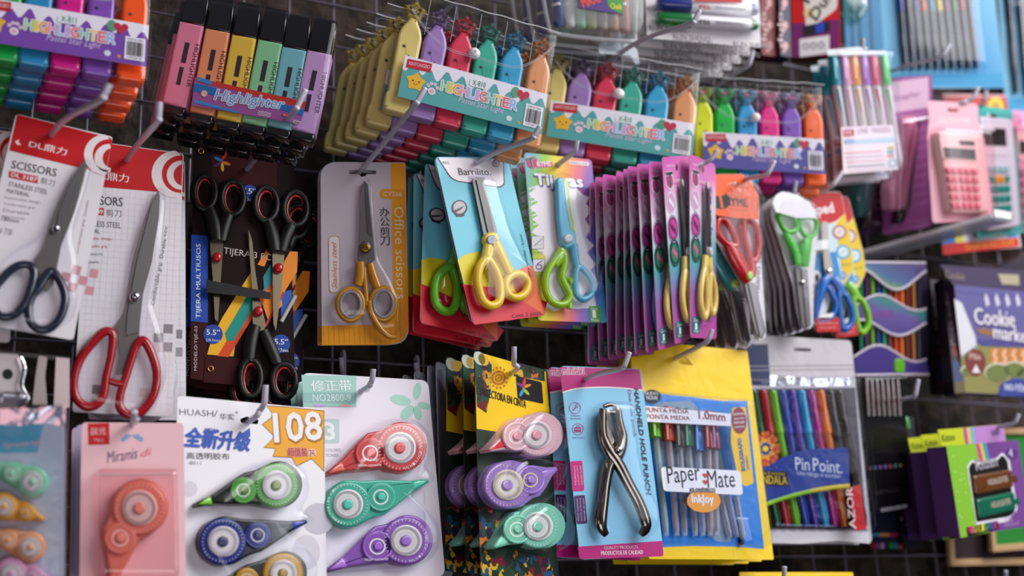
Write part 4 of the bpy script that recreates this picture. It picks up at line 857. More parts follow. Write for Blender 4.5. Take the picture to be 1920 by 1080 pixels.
# ---- calculators
def calculator(label, card, body, d, colb, colk, colc, dispv, keyc=None, rows=5, colsn=5, kw={}):
    T = Thing('calculator_pack', label, 'calculator', card, d, group='calculators on hanging cards', **kw)
    Q = quad(*card); c = T.part('backing_card')
    o = rr([Q(.0,.02),Q(.08,0),Q(.92,0),Q(1,.02),Q(.96,.14),Q(1.03,.30),Q(1.03,1),Q(-.03,1),Q(-.03,.30),Q(.04,.14)], 7)
    c.slab(o, 0, .0008, M(colc), hole=[rr([Q(.4,.055),Q(.6,.055),Q(.6,.085),Q(.4,.085)],2)]); c.base = .0008
    c.text('CALCULATOR', Q(.2,.175), Q(.82,.175), 8, WHITE, 2, .02); c.done()
    K = quad(*body); p = T.part('calculator'); p.pill(rr([K(0,0),K(1,0),K(1,1),K(0,1)], 9), .001, .012, .004, M(colb,'gloss')); p.base = .012; p.done()
    s = T.part('display', p); s.pill(rr([K(.08,.06),K(.92,.06),K(.92,.34),K(.08,.34)], 6), .0118, .0128, .0008, M('f2d7d4' if colb.startswith('f') or colb.startswith('e') else 'dfe6ee','gloss'))
    s.flat([K(.14,dispv),K(.86,dispv),K(.86,dispv+.13),K(.14,dispv+.13)], M('2a2a2c','gloss'), h=.0131); s.flat([K(.52,.09),K(.86,.09),K(.86,.15),K(.52,.15)], M('33262a','gloss'), h=.0131); s.done()
    for r in range(rows):
        for q in range(colsn):
            x, y = .12+(q+.5)*.76/colsn, .42+(r+.5)*.53/rows; wx, wy = .30/colsn, .20/rows
            k = T.part('key', p); k.pill(rr([K(x-wx,y-wy),K(x+wx,y-wy),K(x+wx,y+wy),K(x-wx,y+wy)], 2.5), .0115, .0148, .0012, M(keyc(r,q) if keyc else colk,'gloss'), n=2).done()
    f = T.part('blister'); f.dome(rr([K(-.08,-.04),K(1.08,-.04),K(1.08,1.04),K(-.08,1.04)], 9), .0008, .0185, M('fdeef2','blister'), p=4).done()
    return T
calculator('pink calculator on a scalloped pink card hanging over the clear shelf', [(1737,188),(1834,194),(1860,412),(1752,418)], [(1752,246),(1838,252),(1850,402),(1776,400)], .13, 'eecac6', 'e0788a', 'eeb4c4', .19)
calculator('white calculator with teal keys behind the pink one', [(1822,196),(1898,206),(1916,438),(1836,446)], [(1832,218),(1893,224),(1908,426),(1842,434)], .085, 'd9e2ee', '1f9a8c', '3fb0a8', .12, lambda r, q: ('e2a63a' if r == 1 and q in (2,3) else '1f9a8c' if r else '9ad0d0'), 6, 5)
calculator('second pink calculator cut by the frame, beyond the teal-keyed one', [(1893,205),(1975,212),(1998,430),(1905,436)], [(1900,235),(1965,240),(1982,420),(1910,424)], .05, 'e2b0cc', 'c87aa8', 'd8a0c8', .15)
# ---- clear tray ledge under calculator
def ledge(label, p0, d0, p1, d1, wdt, name='shelf_tray', cat='shelf'):
    A, Bq = at(*p0, d0), at(*p1, d1); t = (Bq-A).normalized(); side = Vector((1,0,0))*wdt; r = Vector((0,0,.010)); e = Bq+Vector((0,0,.0))
    o = bpy.data.objects.new(name, None); COL.objects.link(o); o.location = A; o['label'] = label; o['category'] = cat; o['group'] = 'clear ledges'
    def q(nm, pts, th, m):
        n = Vector(th); vs = [tuple(p-A) for p in pts]+[tuple(p-A+n) for p in pts]
        c = mesh_obj(nm, vs, [(0,1,2,3),(7,6,5,4),(0,4,5,1),(1,5,6,2),(2,6,7,3),(3,7,4,0)], m); c.parent = o
    g = M('e4e4f0','tint',fac=.5)
    q('tray', [A, Bq, Bq+side, A+side], (0,0,-.003), g); lp = M('eeeef6','gloss'); q('lip', [Bq, Bq+side, Bq+side+r, Bq+r], (0,-.003,0), lp); q('lip', [A, Bq, Bq+r*.5, A+r*.5], (-.003,0,0), lp)  # opaque white lips: the clear ledge's bright edge highlight put into colour
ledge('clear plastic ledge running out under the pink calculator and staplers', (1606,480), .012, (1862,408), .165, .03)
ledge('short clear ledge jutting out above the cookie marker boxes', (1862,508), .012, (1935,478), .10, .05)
# ---- red-edged blue and yellow cards below the teal calculator
T = Thing('display_card', 'blue, white and yellow card with red foot below the teal-keyed calculator', 'hanging card', [(1764,425),(1905,418),(1912,462),(1768,478)], .06)
Q = quad((1764,425),(1905,418),(1912,462),(1768,478)); c = T.part('backing_card'); c.card(M('e6dfe6'), .002, .002)
c.flat([Q(.0,.0),Q(.18,0),Q(.18,.7),Q(0,.7)], M('2a7ac0'), 1); c.flat([Q(.18,0),Q(.28,0),Q(.28,.7),Q(.18,.7)], M('e0cf3a'), 1); c.flat([Q(.86,0),Q(1,0),Q(1,.6),Q(.86,.6)], M('2a9ad8'), 1); c.flat([Q(0,.62),Q(1,.62),Q(1,1),Q(0,1)], M('c8241f'), 2)
c.text('OFERTA ESCOLAR', Q(.3,.92), Q(.95,.9), 9, M('e8a02a'), 3, .02); c.done()
# ---- red header card behind the calculators
T = Thing('display_card', 'red card with round yellow badge behind the calculator tops', 'hanging card', [(1768,176),(1886,178),(1890,214),(1770,216)], .05)
Q = quad((1768,176),(1886,178),(1890,214),(1770,216)); c = T.part('backing_card'); c.card(M('b8141c'), .001, .002); c.disc(Q(.82,.55), 15, M('e0c81f'), 1); c.text('250', Q(.76,.68), Q(.88,.68), 9, M('b8141c'), 2, .04); c.flat([Q(0,0),Q(1,0),Q(1,.12),Q(0,.12)], M('d8a0a8'), 1); c.text('Express', Q(.1,.8), Q(.5,.8), 12, M('e8c0c0'), 2); c.done()
# ================================================================== top edge
# ---- clear box of chalk-like markers
T = Thing('marker_box', 'clear plastic box of pastel chunky markers with purple-green sticker', 'marker box', [(1012,-70),(1192,-60),(1190,76),(1030,66)], .15)
b = T.part('clear_box'); b.dome(rr([(1008,-72),(1194,-62),(1192,62),(1180,78),(1045,66),(1030,52)], 10), -.012, .0165, M('eef2f4','tint',fac=.22), p=4)
b.tube([(1010,-60),(1028,45),(1048,64),(1178,77),(1190,64),(1194,-50)], 4, .0, M('eef2f4','tint',fac=.5), k=4).done()
for i, (cc, h0) in enumerate((('3a4f9a',-70),('e8e6e6',-70),('8fd0a8',-70),('a8a86a',-60),('a89a8a',-60),('c08a70',-60),('c88070',-60))):
    x = 1047+i*20.5; p = T.part('marker'); p.lathe((x-4,h0), (x+1.5,50+i*1.8), [(0,9.5),(.96,9.5),(1,8)], .002, M(cc,'soft'), n=10).done()
    c = T.part('cap', p); c.lathe((x-4,8), (x-3,13), [(0,10.2),(1,10.2)], .002, M('f2f0ee','gloss'), n=10).done()
s = T.part('sticker'); s.slab(rr([(1086,-40),(1168,-40),(1168,28),(1085,14)],4), .0172, .0176, M('4a2a80')); s.base=.0176; s.flat(rr([(1135,-40),(1168,-40),(1168,28),(1140,14)],8), M('3f9a3f'), 1)
s.text('MAXI', (1094,14), (1126,4), 16, M('e84a2a'), 2, .05); s.text('Chalk', (1145,16), (1166,18), 10, M('e8e23a'), 2, .03); s.done()
copies(T, [(1012,-70)], [('clear marker box nested behind the pastel one, edges only', 1, [(984,-52)]), ('third clear marker box, deepest in the nest of boxes', 1, [(958,-40)])], 'clear boxes of chunky markers')
# ---- whiteboard markers
T = Thing('marker_pack', 'white card with blue and green whiteboard markers lying across it', 'marker pack', [(1206,-70),(1418,-62),(1426,96),(1214,66)], .15)
c = T.part('backing_card'); c.card(M('e9e4e8'), .0006, .004); c.base=.0006
for x, y in ((1213,20),(1217,56),(1262,72),(1375,86)): c.text('RUN SHENG', (x,y), (x+70,y+6), 9, M('77727a'), 1, .02)
for x, y in ((1262,82),(1340,94)): c.text('SHENG RUN', (x,y-4), (x+74,y+4), 9, M('77727a'), 1, .02)
c.done()
for cc, y in (('1c2f86',10),('157a38',38)):
    p = T.part('whiteboard_marker'); p.lathe((1290,y), (1418,y+10), [(0,11),(.88,11),(.93,8),(1,7)], .0085, M('eeeaf0','gloss'), n=14); p.lathe((1407,y+8), (1421,y+11), [(0,10),(.6,9.5),(1,6)], .0085, M(cc,'gloss'), n=14)
    p.base = .0152; p.text('WHITEBOARD MARKER', (1342,y+6), (1398,y+9), 5, BLACK, 1, .02); p.text('MS', (1312,y+6), (1332,y+7), 9, M('c02030') if y < 20 else BLACK, 1, .05); p.done()
    k = T.part('cap', p, 'coloured cap'); k.lathe((1231,y-3), (1294,y+1), [(0,8),(.03,11),(.25,11.5),(.3,12),(1,12.5)], .0085, M(cc,'gloss'), n=14).done()
b = T.part('blister'); b.dome(rr([(1222,-60),(1412,-50),(1424,62),(1408,74),(1236,54),(1226,44)], 8), .0007, .0175, CLEAR, p=4).done()
f = T.part('red_sticker', label='red printed sticker'); f.slab([(1302,-6),(1392,-2),(1392,5),(1302,2)], .018, .0184, M('c8202a')).done()
lab = 'whiteboard marker card %s under the front one, printed foot showing'
copies(T, [(1214,66)], [(lab % 'first', 1, [(1196,82)]), (lab % 'second', 1, [(1180,97)]), (lab % 'third', 1, [(1165,110)]), (lab % 'fourth', 1, [(1150,122)])], 'whiteboard marker cards')
# ---- clear tab hanging between boxes
T = Thing('hanging_tab', 'small bent clear plastic tab on the hook between marker box and highlighters', 'plastic tab', [(1124,76),(1188,84),(1200,120),(1122,112)], .14)
T.part('tab').slab(rr([(1124,76),(1180,82),(1195,92),(1200,122),(1188,118),(1184,104),(1122,100)],6), 0, .0008, M('dfe6ee','tint',fac=.3)).done()
# ---- marker cartons
def carton(name, label, cat, quad_, d, depth, front, side, deco, group=None, **k):
    T = Thing(name, label, cat, quad_, d, group=group, **k); b = T.part('carton'); o = T.rect(.0008)
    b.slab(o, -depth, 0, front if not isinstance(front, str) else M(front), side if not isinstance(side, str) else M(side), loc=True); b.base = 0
    deco(b, quad(*quad_)); b.done(); return T
def d1(b, Q):
    b.flat([Q(0,.62),Q(1,.62),Q(1,1),Q(0,1)], M('7a1f6a'), 1)
    b.flat(rr([Q(.32,-.6),Q(.95,-.6),Q(.95,.5),Q(.3,.72),Q(.25,.3)],8), M('ece6e0'), 2)
    b.text('Ma', Q(.36,.42), Q(.62,.18), 24, BLACK, 3, .04, .2); b.text('Dulo', Q(.52,.62), Q(.95,.28), 20, BLACK, 3, .04, .2); b.disc(Q(.36,.52), 10, M('e8d2a0'), 3)
    b.flat([Q(.22,.66),Q(.8,.62),Q(.8,.74),Q(.22,.78)], M('20202a'), 3); b.flat([Q(.5,.64),Q(.68,.63),Q(.68,.74),Q(.5,.75)], M('2a4ac0'), 4)
    b.flat([Q(.15,.80),Q(.8,.78),Q(.8,.98),Q(.15,1)], M('ece8ec'), 3)
    for u in (.28,.45,.62): b.ann(Q(u,.885), 6, 4.2, BLACK, 4, 12)
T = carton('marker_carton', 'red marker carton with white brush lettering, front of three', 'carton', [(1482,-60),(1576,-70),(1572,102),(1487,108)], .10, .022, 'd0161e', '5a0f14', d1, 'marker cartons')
def d2(b, Q):
    for v in (.15,.4,.65,.88): b.disc(Q(.5,v), 5, M('d8a0a0'), 1, 8); b.disc(Q(.35,v+.06), 3, M('d8a0a0'), 1)
    b.text('dulo', Q(.3,.9), Q(.3,.5), 10, M('e0c8c8'), 2)
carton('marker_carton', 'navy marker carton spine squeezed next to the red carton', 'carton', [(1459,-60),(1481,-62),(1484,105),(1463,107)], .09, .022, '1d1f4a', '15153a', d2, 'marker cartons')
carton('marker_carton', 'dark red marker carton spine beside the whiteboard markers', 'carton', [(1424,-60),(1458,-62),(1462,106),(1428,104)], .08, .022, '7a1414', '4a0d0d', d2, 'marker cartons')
# ---- blue fineliner packs
view('a4')
def fine(label, cs, d, n, x0, x1, y0, cols, g='blue-carded fineliner packs'):
    T = Thing('pen_pack', label, 'pen pack', cs, d, group=g); c = T.part('backing_card'); c.card(ramp_mat('blue_card_print', [(0,'7ac4ea'),(.5,'3fa0dc'),(1,'8fd0ee')], 'lin', 1., (6,0,2), .5), .0007, .003); c.base=.0007
    Q = quad(*cs); c.flat([Q(.02,.9),Q(.98,.9),Q(.98,.985),Q(.02,.985)], M('2aa0d8'), 1); c.done()
    for i in range(n):
        u = x0+(x1-x0)*i/(n-1); a, m_, e = Q(u-.01,-.1), Q(u,y0), Q(u+.005,.86)
        p = T.part('fineliner'); p.lathe(m_, e, [(0,15),(.7,15),(.78,13),(1,12)], .005, M('4a4450','gloss'), n=8); p.base=.0095; p.line([Q(u+.002,y0+.15),Q(u+.004,.7)], 4, M('8a8490'), 1); p.done()
        k = T.part('cap', p); k.lathe(a, m_, [(0,14),(1,17)], .005, M(cols[i % len(cols)],'gloss'), n=8).done()
    b = T.part('blister'); b.dome(rr([Q(.12,-.05),Q(.86,-.05),Q(.84,.90),Q(.12,.90)],20), .0008, .0135, M('f2f6fb','blister',fac=.025), p=4)
    b.tube([Q(.12,.30),Q(.84,.31)], 5, .0125, M('eef2f6','tint',fac=.4), k=1).done(); return T
PC = ('2a2f9a','3a2430','3a2a86','d8501f','1f86b0','e6c81a','7a1f66','157a3a','b0142a','33303c')
fine('blue card of ten dark fineliners with coloured caps, beside the red carton', [(590,-330),(1230,-330),(1342,490),(640,505)], .09, 10, .20, .78, .48, PC)
fine('blue fineliner card cut by the frame corner, beyond the ten-pen one', [(1270,-250),(1900,-250),(1960,690),(1345,640)], .075, 8, .10, .80, .40, ('241f38','2a2438'))
view('p')
T = Thing('hanging_card', 'plain blue card edge between the red carton and the fineliners', 'hanging card', [(1578,-40),(1650,-40),(1660,170),(1590,172)], .06); c = T.part('backing_card'); c.card(M('2f7fb0'), .0008, .003); Q = quad((1578,-40),(1650,-40),(1660,170),(1590,172))
for u in (.2,.4,.7): c.line([Q(u,.1),Q(u,.95)], 6, M('1c4f7a'), 1)
c.done(); b = T.part('blister'); b.dome(rr([Q(-.6,-.1),Q(.5,-.2),Q(.6,.3),Q(.3,.42),Q(.05,.35)],10), .001, .010, M('d8ecd8','blister',fac=.08)).done()
# ================================================================== lower row
def tape(T, big, rb, small, rs, tip, col, wheel='e8e4e4', hub=None, dark=None, h=.012, body=None):
    """a correction tape: drop-shaped case over a large reel and a small gear, with a pointed nose"""
    B_, Sm, Tp = Vector(big), Vector(small), Vector(tip); ax = (Sm-B_).normalized(); d = (Tp-Sm).normalized(); nn = Vector((-d.y, d.x))
    def tang(c0, r0, c1, r1, sg):                     # outer tangent points of two circles
        v = c1-c0; L = v.length; a = math.atan2(v.y, v.x)+sg*math.acos((r0-r1)/L)
        u = Vector((math.cos(a), math.sin(a))); return c0+u*r0, c1+u*r1, a
    p1, q1, a1 = tang(B_, rb, Sm, rs, 1); p2, q2, a2 = tang(B_, rb, Sm, rs, -1)
    o = []; a0 = a1; 
    while a2 < a1: a2 += 2*math.pi
    for i in range(25): t = a1+(a2-a1)*i/24; o.append(tuple(B_+Vector((math.cos(t), math.sin(t)))*rb))
    w1, w2 = (p2+q2)/2-((p2+q2)/2-(B_+Sm)/2)*.10, (p1+q1)/2-((p1+q1)/2-(B_+Sm)/2)*.10
    s1 = 1 if (q2-Sm).dot(nn) > 0 else -1
    t2 = Sm+nn*s1*rs; t1 = Sm-nn*s1*rs
    o += [tuple(w2 if (q2-p2).length < 0 else w1), tuple(Sm+(t2-Sm)*.98-d*rs*.2), tuple(t2*.8+(Tp+nn*s1*10)*.2-nn*s1*rs*.08), tuple(t2*.35+(Tp+nn*s1*10)*.65-nn*s1*rs*.12), tuple(Tp+nn*s1*9), tuple(Tp-nn*s1*9), tuple(t1*.35+(Tp-nn*s1*10)*.65+nn*s1*rs*.12), tuple(t1*.8+(Tp-nn*s1*10)*.2+nn*s1*rs*.08), tuple(Sm+(t1-Sm)*.98-d*rs*.2), tuple(w2)]
    t = T.part('correction_tape'); m = M(body or col, 'tint', fac=.72); mc = M(col, 'tint', fac=.72)
    t.pill(o, .0008, h, .0018, m); t.pill(circ(big, rb*.97, 30), h-.001, h+.0025, .0022, mc); t.done()
    n = T.part('nose', t); b0 = Tp-d*rs*.9
    n.pill([tuple(Tp), tuple(b0+nn*rs*.26), tuple(b0-nn*rs*.26)], .003, h+.0008, .002, M(dark or col, 'gloss')).done()
    r = T.part('reel', t); r.pill(circ(big, rb*.64, 26), h, h+.0040, .0012, M(wheel,'soft')); r.base = h+.0040
    r.ann(big, rb*.58, rb*.47, M('aaa4a8','gloss'), 1); r.ann(big, rb*.40, rb*.24, M('dcd6d6','gloss'), 1); r.pill(circ(big, rb*.22, 18), h+.003, h+.0062, .0015, M(hub or col,'gloss')); r.base = h+.0025
    for i in range(0, 72, 2):
        a = math.radians(i*5); r.line([(B_.x+rb*.78*math.cos(a), B_.y+rb*.78*math.sin(a)), (B_.x+rb*.86*math.cos(a), B_.y+rb*.86*math.sin(a))], rb*.022, M(wheel), 1.5)
    r.done()
    g = T.part('gear', t); g.pill(circ(small, rs*.72, 22), h-.001, h+.0025, .001, mc); g.tube(circ(small, rs*.72, 20), rs*.07, h+.0015, M(col,'tint',fac=.85), closed=True, k=1); g.base = h+.0025; g.ann(small, rs*.42, rs*.34, M(wheel), 1); g.pill(circ(small, rs*.22, 14), h, h+.0042, .001, M(hub or col,'gloss')).done()
    return t, o
def bubble(T, outs, h=.0195, m=None):
    b = T.part('blister')
    for o in outs: b.dome(o, .0008, h, m or CLEAR, p=2.6)
    b.done()
# ---- NO2800-9 white card with coral, mint and violet tapes
view('c4')
T = Thing('correction_tape_pack', 'white card with teal header holding coral, mint and violet correction tapes, in front', 'correction tape pack', [(-50,56),(606,86),(682,1092),(18,1092)], .12, group='white three-tape cards')
cw = T.part('backing_card'); cw.card(M('ece8f4'), .0007, .008, [circ((290,135),16)], M('dfe2ee')); c = cw
c.flat([(-40,62),(238,66),(238,226),(-28,222)], M('9fd0c6'), 1); c.flat([(-32,150),(238,150),(238,206),(-28,202)], M('8abdb8'), 2)
c.text('修正带', (12,146), (215,142), 56, M('e9f2f2'), 3, .03); c.text('NO2800-9', (18,195), (212,196), 36, M('d9ebe9'), 3, .01)
for i, cc in enumerate(('b9a0dc','9fd0c6','e8a0b0')): c.flat([(22+i*65,212),(82+i*65,213),(82+i*65,224),(22+i*65,223)], M(cc), 3)
for a, l, wd in ((80,62,20),(168,75,26),(-15,48,18),(-75,52,20),(-130,62,26)):
    q = math.radians(a); c.disc((535+l*math.cos(q),205-l*math.sin(q)), l*.72, M('a6dccf'), 1, wd, -a)
c.flat(rr(box(60,285,152,408),8), M('b9d2d2'), 1); c.text('3', (82,390), (130,390), 85, M('eef2f4'), 2, .05); c.text('COLORES', (85,450), (160,450), 16, M('b0b4c0'), 2); c.text('TONER', (85,476), (150,476), 16, M('b0b4c0'), 2)
for i in range(6): c.text('Corrector', (590,900-90*i), (585,830-90*i), 12, M('cfd2e0'), 2)
c.done()
t, o1 = tape(T, (458,432), 126, (308,458), 98, (85,565), 'ee5a58', dark='f0705a')
def arc_text(T, p, txt, c, r, a0, a1, hp, m):
    n = len(txt)
    for i, ch in enumerate(txt):
        if ch == ' ': continue
        a = math.radians(a0+(a1-a0)*i/(n-1)); da = (a1-a0)/(n-1)*.38*math.pi/180
        f = lambda q: (c[0]+r*math.cos(q), c[1]+r*math.sin(q))
        p.text(ch, f(a-da), f(a+da), hp, m, 3, .02)
k = T.part('lettering_band', t); k.base = .0145; arc_text(T, k, 'CORRECTOR EN CINTA', (458,432), 100, -75, 75, 13, M('f6dede')); k.text('Mejor corrector', (250,530), (368,526), 16, M('f6dede'), 3, .02); k.text('✻ Vap', (262,508), (352,502), 22, M('f6dede'), 3, .02); k.done()
t, o2 = tape(T, (194,718), 120, (362,680), 94, (592,602), '58cdb0', dark='4ad4b0')
k = T.part('lettering_band', t); k.base = .0145; arc_text(T, k, 'CORRECTOR EN CINTA', (192,716), 92, 100, 250, 12, M('d8f2ea')); k.done()
t, o3 = tape(T, (488,902), 126, (345,930), 100, (92,1052), 'a870d2', dark='b880e0')
k = T.part('lettering_band', t); k.base = .0145; arc_text(T, k, 'CORRECTOR EN CINTA', (488,900), 100, -75, 75, 13, M('ead8f4')); k.text('Mejor corrector', (282,1008), (402,1002), 16, M('ead8f4'), 3, .02); k.done()
bubble(T, [rr([(60,560),(200,400),(350,290),(520,290),(610,420),(560,560),(620,600),(560,640),(470,700),(640,850),(620,1000),(520,1050),(80,1080),(60,850),(60,700)], 70)], .0205)
lab = 'white three-tape card, edge %s of the coral tape card'
copies(T, [(-50,56)], [(lab % 'first behind', 1, [(-78,98)]), (lab % 'second behind', 1, [(-108,118)])], 'white three-tape cards')
# plain backs on the next hook
T = Thing('blank_backing_card', 'plain frosted card, tallest of the pale group beside the yellow-topped tape cards', 'hanging card', [(628,-5),(700,8),(700,1090),(690,1092)], .052, yaw=.15, aspect=.18, sy=.1)
c = T.part('backing_card'); c.card(M('c9ccdc'), .0012, .008); c.flat([((a)*T.W, -b*T.H) for a, b in ((-.3,.03),(.1,.03),(.1,.2),(-.3,.2))], M('a9acc0'), 1, loc=True); c.done()
lab = 'plain frosted card %s, between the coral tape card and yellow-topped cards'
copies(T, [(628,-5)], [(lab % 'second tallest', 1, [(585,14)]), (lab % 'third tallest', 1, [(518,42)]), (lab % 'lowest', 1, [(458,62)])], 'plain frosted cards')
# ---- 108 value pack
view('c3')
T = Thing('correction_tape_pack', 'white card with yellow price burst holding green, blue and amber tapes', 'correction tape pack', [(76,166),(834,238),(836,1125),(76,1125)], .15)
c = T.part('backing_card'); c.card(M('f1eff6'), .0007, .004, [rr([(405,285),(440,272),(500,290),(495,312),(410,305)],8)]); c.base=.0007
c.text('HUASH', (98,264), (270,274), 32, M('6d6a72'), 2); c.text('/', (272,274), (292,276), 34, M('6d6a72'), 2); c.text('华实', (302,288), (375,292), 32, M('6d6a72'), 2, .02); c.text('®', (382,258), (396,259), 13, M('6d6a72'), 2)
c.text('全新升级', (125,424), (455,448), 96, M('2a55b8'), 3, .06, .2); c.text('NEW', (225,352), (290,356), 22, M('2a55b8'), 3, .03, .2); c.flat([(405,365),(455,330),(458,375),(440,368),(420,385)], M('2a55b8'), 4)
c.text('高透明胶布', (135,488), (352,492), 34, M('4a474e'), 2, .02); c.text('-8011', (140,516), (208,518), 18, M('8a878e'), 2)
bst = [(540,216),(640,222),(832,242),(832,552),(768,488),(692,526),(668,482),(570,476),(584,436),(524,430),(580,374),(516,312),(576,266)]
c.flat(bst, M('8a5a3a'), 2); c.flat([(x+(680-x)*.025, y+(370-y)*.03) for x, y in bst], M('f0a81a'), 3)
c.text('108', (582,402), (824,388), 138, WHITE, 6, .04, .05, M('b07020'), (5,6), .05); c.text('超值装', (648,474), (748,474), 42, M('c22a3a'), 6, .04, 0, M('f4e6e0'), (0,0), .04); c.flat(circ((770,455),20), M('f4e6e0'), 5)
c.text('装', (755,472), (788,472), 32, M('c22a3a'), 6, .03)
c.disc((800,790), 80, M('c9c5d2'), 1); c.disc((740,960), 70, M('d9d5e0'), 1, 90); c.disc((150,640), 40, M('d9d5e0'), 1); c.done()
tape(T, (588,622), 118, (422,646), 84, (178,722), '4fae28', wheel='d4cfcf', hub='7a8a3a', dark='8ad82a', h=.013, body='23261f')
tape(T, (318,906), 124, (495,874), 86, (730,808), '24348f', wheel='cfc9cf', hub='3a3f6a', dark='3a48c0', h=.013, body='1c1c26')
tape(T, (622,1066), 108, (440,1098), 76, (250,1150), 'd8a018', wheel='d8cfc4', hub='a88a3a', h=.013, body='2a241c')
bubble(T, [rr([(150,720),(330,600),(450,510),(600,480),(710,560),(720,680),(660,760),(760,810),(640,860),(560,960),(700,960),(770,1060),(740,1160),(300,1160),(180,980),(190,850),(260,770)], 60)], .0215)
# ---- pink card
view('c2')
T = Thing('correction_tape_pack', 'pale pink card with red square and bow holding one coral correction tape', 'correction tape pack', [(430,270),(975,258),(992,1110),(424,1110)], .18, group='pale pink tape cards')
c = T.part('backing_card'); c.card(M('f0c3ca'), .0008, .004, [circ((715,262),8)]); c.base=.0008
c.flat([(468,268),(582,264),(584,378),(470,382)], M('c81a24'), 1); c.text('晨光', (482,330), (566,328), 42, M('f0b8b8'), 2, .02); c.text('M&G', (500,364), (552,363), 18, M('f0b8b8'), 2)
c.text('Miramis', (572,480), (738,452), 62, M('6a5a78'), 2, .0, .35); c.text('di', (752,446), (815,432), 38, M('e0607a'), 2, .0, .35)
for s_ in (-1, 1): c.flat([(705,330),(705+s_*30,322),(705+s_*62,350),(705+s_*48,366),(705+s_*18,345)], M('86a6d6'), 2)
c.done()
tape(T, (742,718), 150, (640,878), 108, (590,1180), 'f79c88', wheel='f4dcd6', hub='f0a090', h=.014)
b = T.part('blister'); b.dome(rr([(505,525),(925,525),(935,1110),(500,1110)],16), .0008, .022, M('fbe8ea','blister',fac=.06), p=4); b.tube([(515,540),(910,535)], 7, .017, M('fbf4f4','tint',fac=.7), k=1).done()
copies(T, [(430,270)], [('lavender-edged tape card directly behind the pale pink one', 1, [(402,282)], {M('f0c3ca'): M('b9b4dc')}), ('second card behind the pale pink one, thin edge showing', 1, [(380,296)], {M('f0c3ca'): M('d9c4d4')})], 'pale pink tape cards')
# ---- clear bag with four tapes at the frame's edge
T = Thing('correction_tape_bag', 'clear bag of mint, amber and orange correction tapes at the frame edge', 'correction tape pack', [(-150,205),(350,175),(345,1120),(-150,1120)], .20)
c = T.part('insert_card'); c.card(M('aab4c8'), .0006, .003); c.base=.0006; c.flat([(-140,275),(235,270),(200,420),(-140,430)], M('3f9fc0'), 1); c.text('Correction tape', (20,405), (215,385), 34, M('d8a8b0'), 2, .03); c.done()
tape(T, (172,578), 86, (62,532), 66, (-140,470), '8ae0b8', wheel='f0f4f0', h=.012); tape(T, (20,710), 76, (140,742), 56, (240,780), 'f4b03a', wheel='f0e4c8', h=.012)
tape(T, (162,926), 84, (44,888), 66, (-140,850), 'f8b078', wheel='f4eee6', h=.012); tape(T, (60,1070), 90, (180,1080), 60, (290,1110), 'e8a8cc', wheel='f0e4ea', h=.012)
f = T.part('bag_film'); f.dome(T.rect(.004,.002), .0007, .020, CRINK, loc=True, p=4); f.slab([(-150,195),(350,168),(352,290),(240,262),(120,280),(-150,262)], .012, .0125, M('f4f6fa','crinkle',fac=.22)).done()
# ---- white plastic hanger strip above it
view('c1')
T = Thing('hanger_strip', 'pale grey plastic hanger strip with a round black hole, above the clear tape bag', 'hanger strip', [(-60,600),(375,612),(380,960),(-60,960)], .17)
c = T.part('strip'); c.slab(rr([(-60,612),(118,622),(128,700),(112,960),(-60,960)],10), 0, .0012, M('b9b2b4')); c.base=.0012; c.disc((48,748), 34, M('0d0c0e'), 1)
c.slab(rr([(245,630),(300,640),(285,760),(300,940),(205,940),(225,760)],10), 0, .0012, M('a59a9c')); c.slab([(355,640),(440,650),(440,960),(340,960)], .0, .001, M('cbb9bc')); c.slab([(-60,590),(445,640),(442,665),(-60,618)], -.0006, .0008, M('3b3338')); c.done()
f = T.part('wrapper_folds'); f.tube([(125,640),(150,720),(130,820),(170,900),(120,950)], 22, .003, M('e9e6ee','crinkle',fac=.3), flat=.5); f.pill(rr(box(-40,850,185,960),40), .001, .012, .008, M('eceaf2','crinkle',fac=.35)).done()
# ---- yellow-topped cards with pink, violet and mint tapes
view('c5')
T = Thing('correction_tape_pack', 'yellow-topped patterned card with pink, violet and mint tapes, front of three', 'correction tape pack', [(217,42),(552,138),(602,1090),(246,1078)], .14, group='yellow-topped tape cards', yaw=.15)
c = T.part('backing_card'); pm = ramp_mat('carnival_print', [(0,'1c2a20'),(.3,'27402c'),(.45,'6a1c24'),(.58,'1f4a3a'),(.70,'c2702a'),(.78,'24507a'),(.86,'d0a832'),(.93,'3a1a3a')], 'vor', noise=.02, nscale=130, inter='CONSTANT')
c.card(M('1f3226'), .0007, .003, [circ((398,140),11)], M('2a3a30')); c.base=.0007
c.flat([(222,45),(548,140),(566,345),(545,360),(380,425),(230,402)], M('eec514'), 1)
c.flat([(219,44),(265,56),(300,110),(295,230),(275,330),(232,300)], pm, 2); c.flat([(238,760),(330,740),(345,820),(300,940),(560,1000),(596,1085),(250,1078)], pm, 2)
c.flat([(410,95),(542,135),(545,185),(470,170),(400,160)], pm, 2)
c.ann((332,168), 34, 24, M('c8701c'), 3); c.ann((332,168), 18, 11, M('c8701c'), 3); c.disc((332,168), 5, M('c8701c'), 3)
for i in range(14): q = math.radians(i*360/14); c.line([(332+36*math.cos(q),168+42*math.sin(q)),(332+44*math.cos(q),168+52*math.sin(q))], 8, M('c8701c'), 3)
c.disc((243,78), 24, M('b9c4b8'), 3, 34, -30); c.disc((262,84), 22, M('e0b020'), 3, 30, -30)
c.flat(rr([(411,158),(530,188),(538,288),(420,262)],10), M('141018'), 4)
for a, cc in ((80,'d83a2a'),(20,'e08a1f'),(-45,'9ac22a'),(-120,'3a9ad8'),(150,'6a3a9a')): q = math.radians(a); c.disc((446+15*math.cos(q),214-24*math.sin(q)), 22, M(cc), 5, 7, -a)
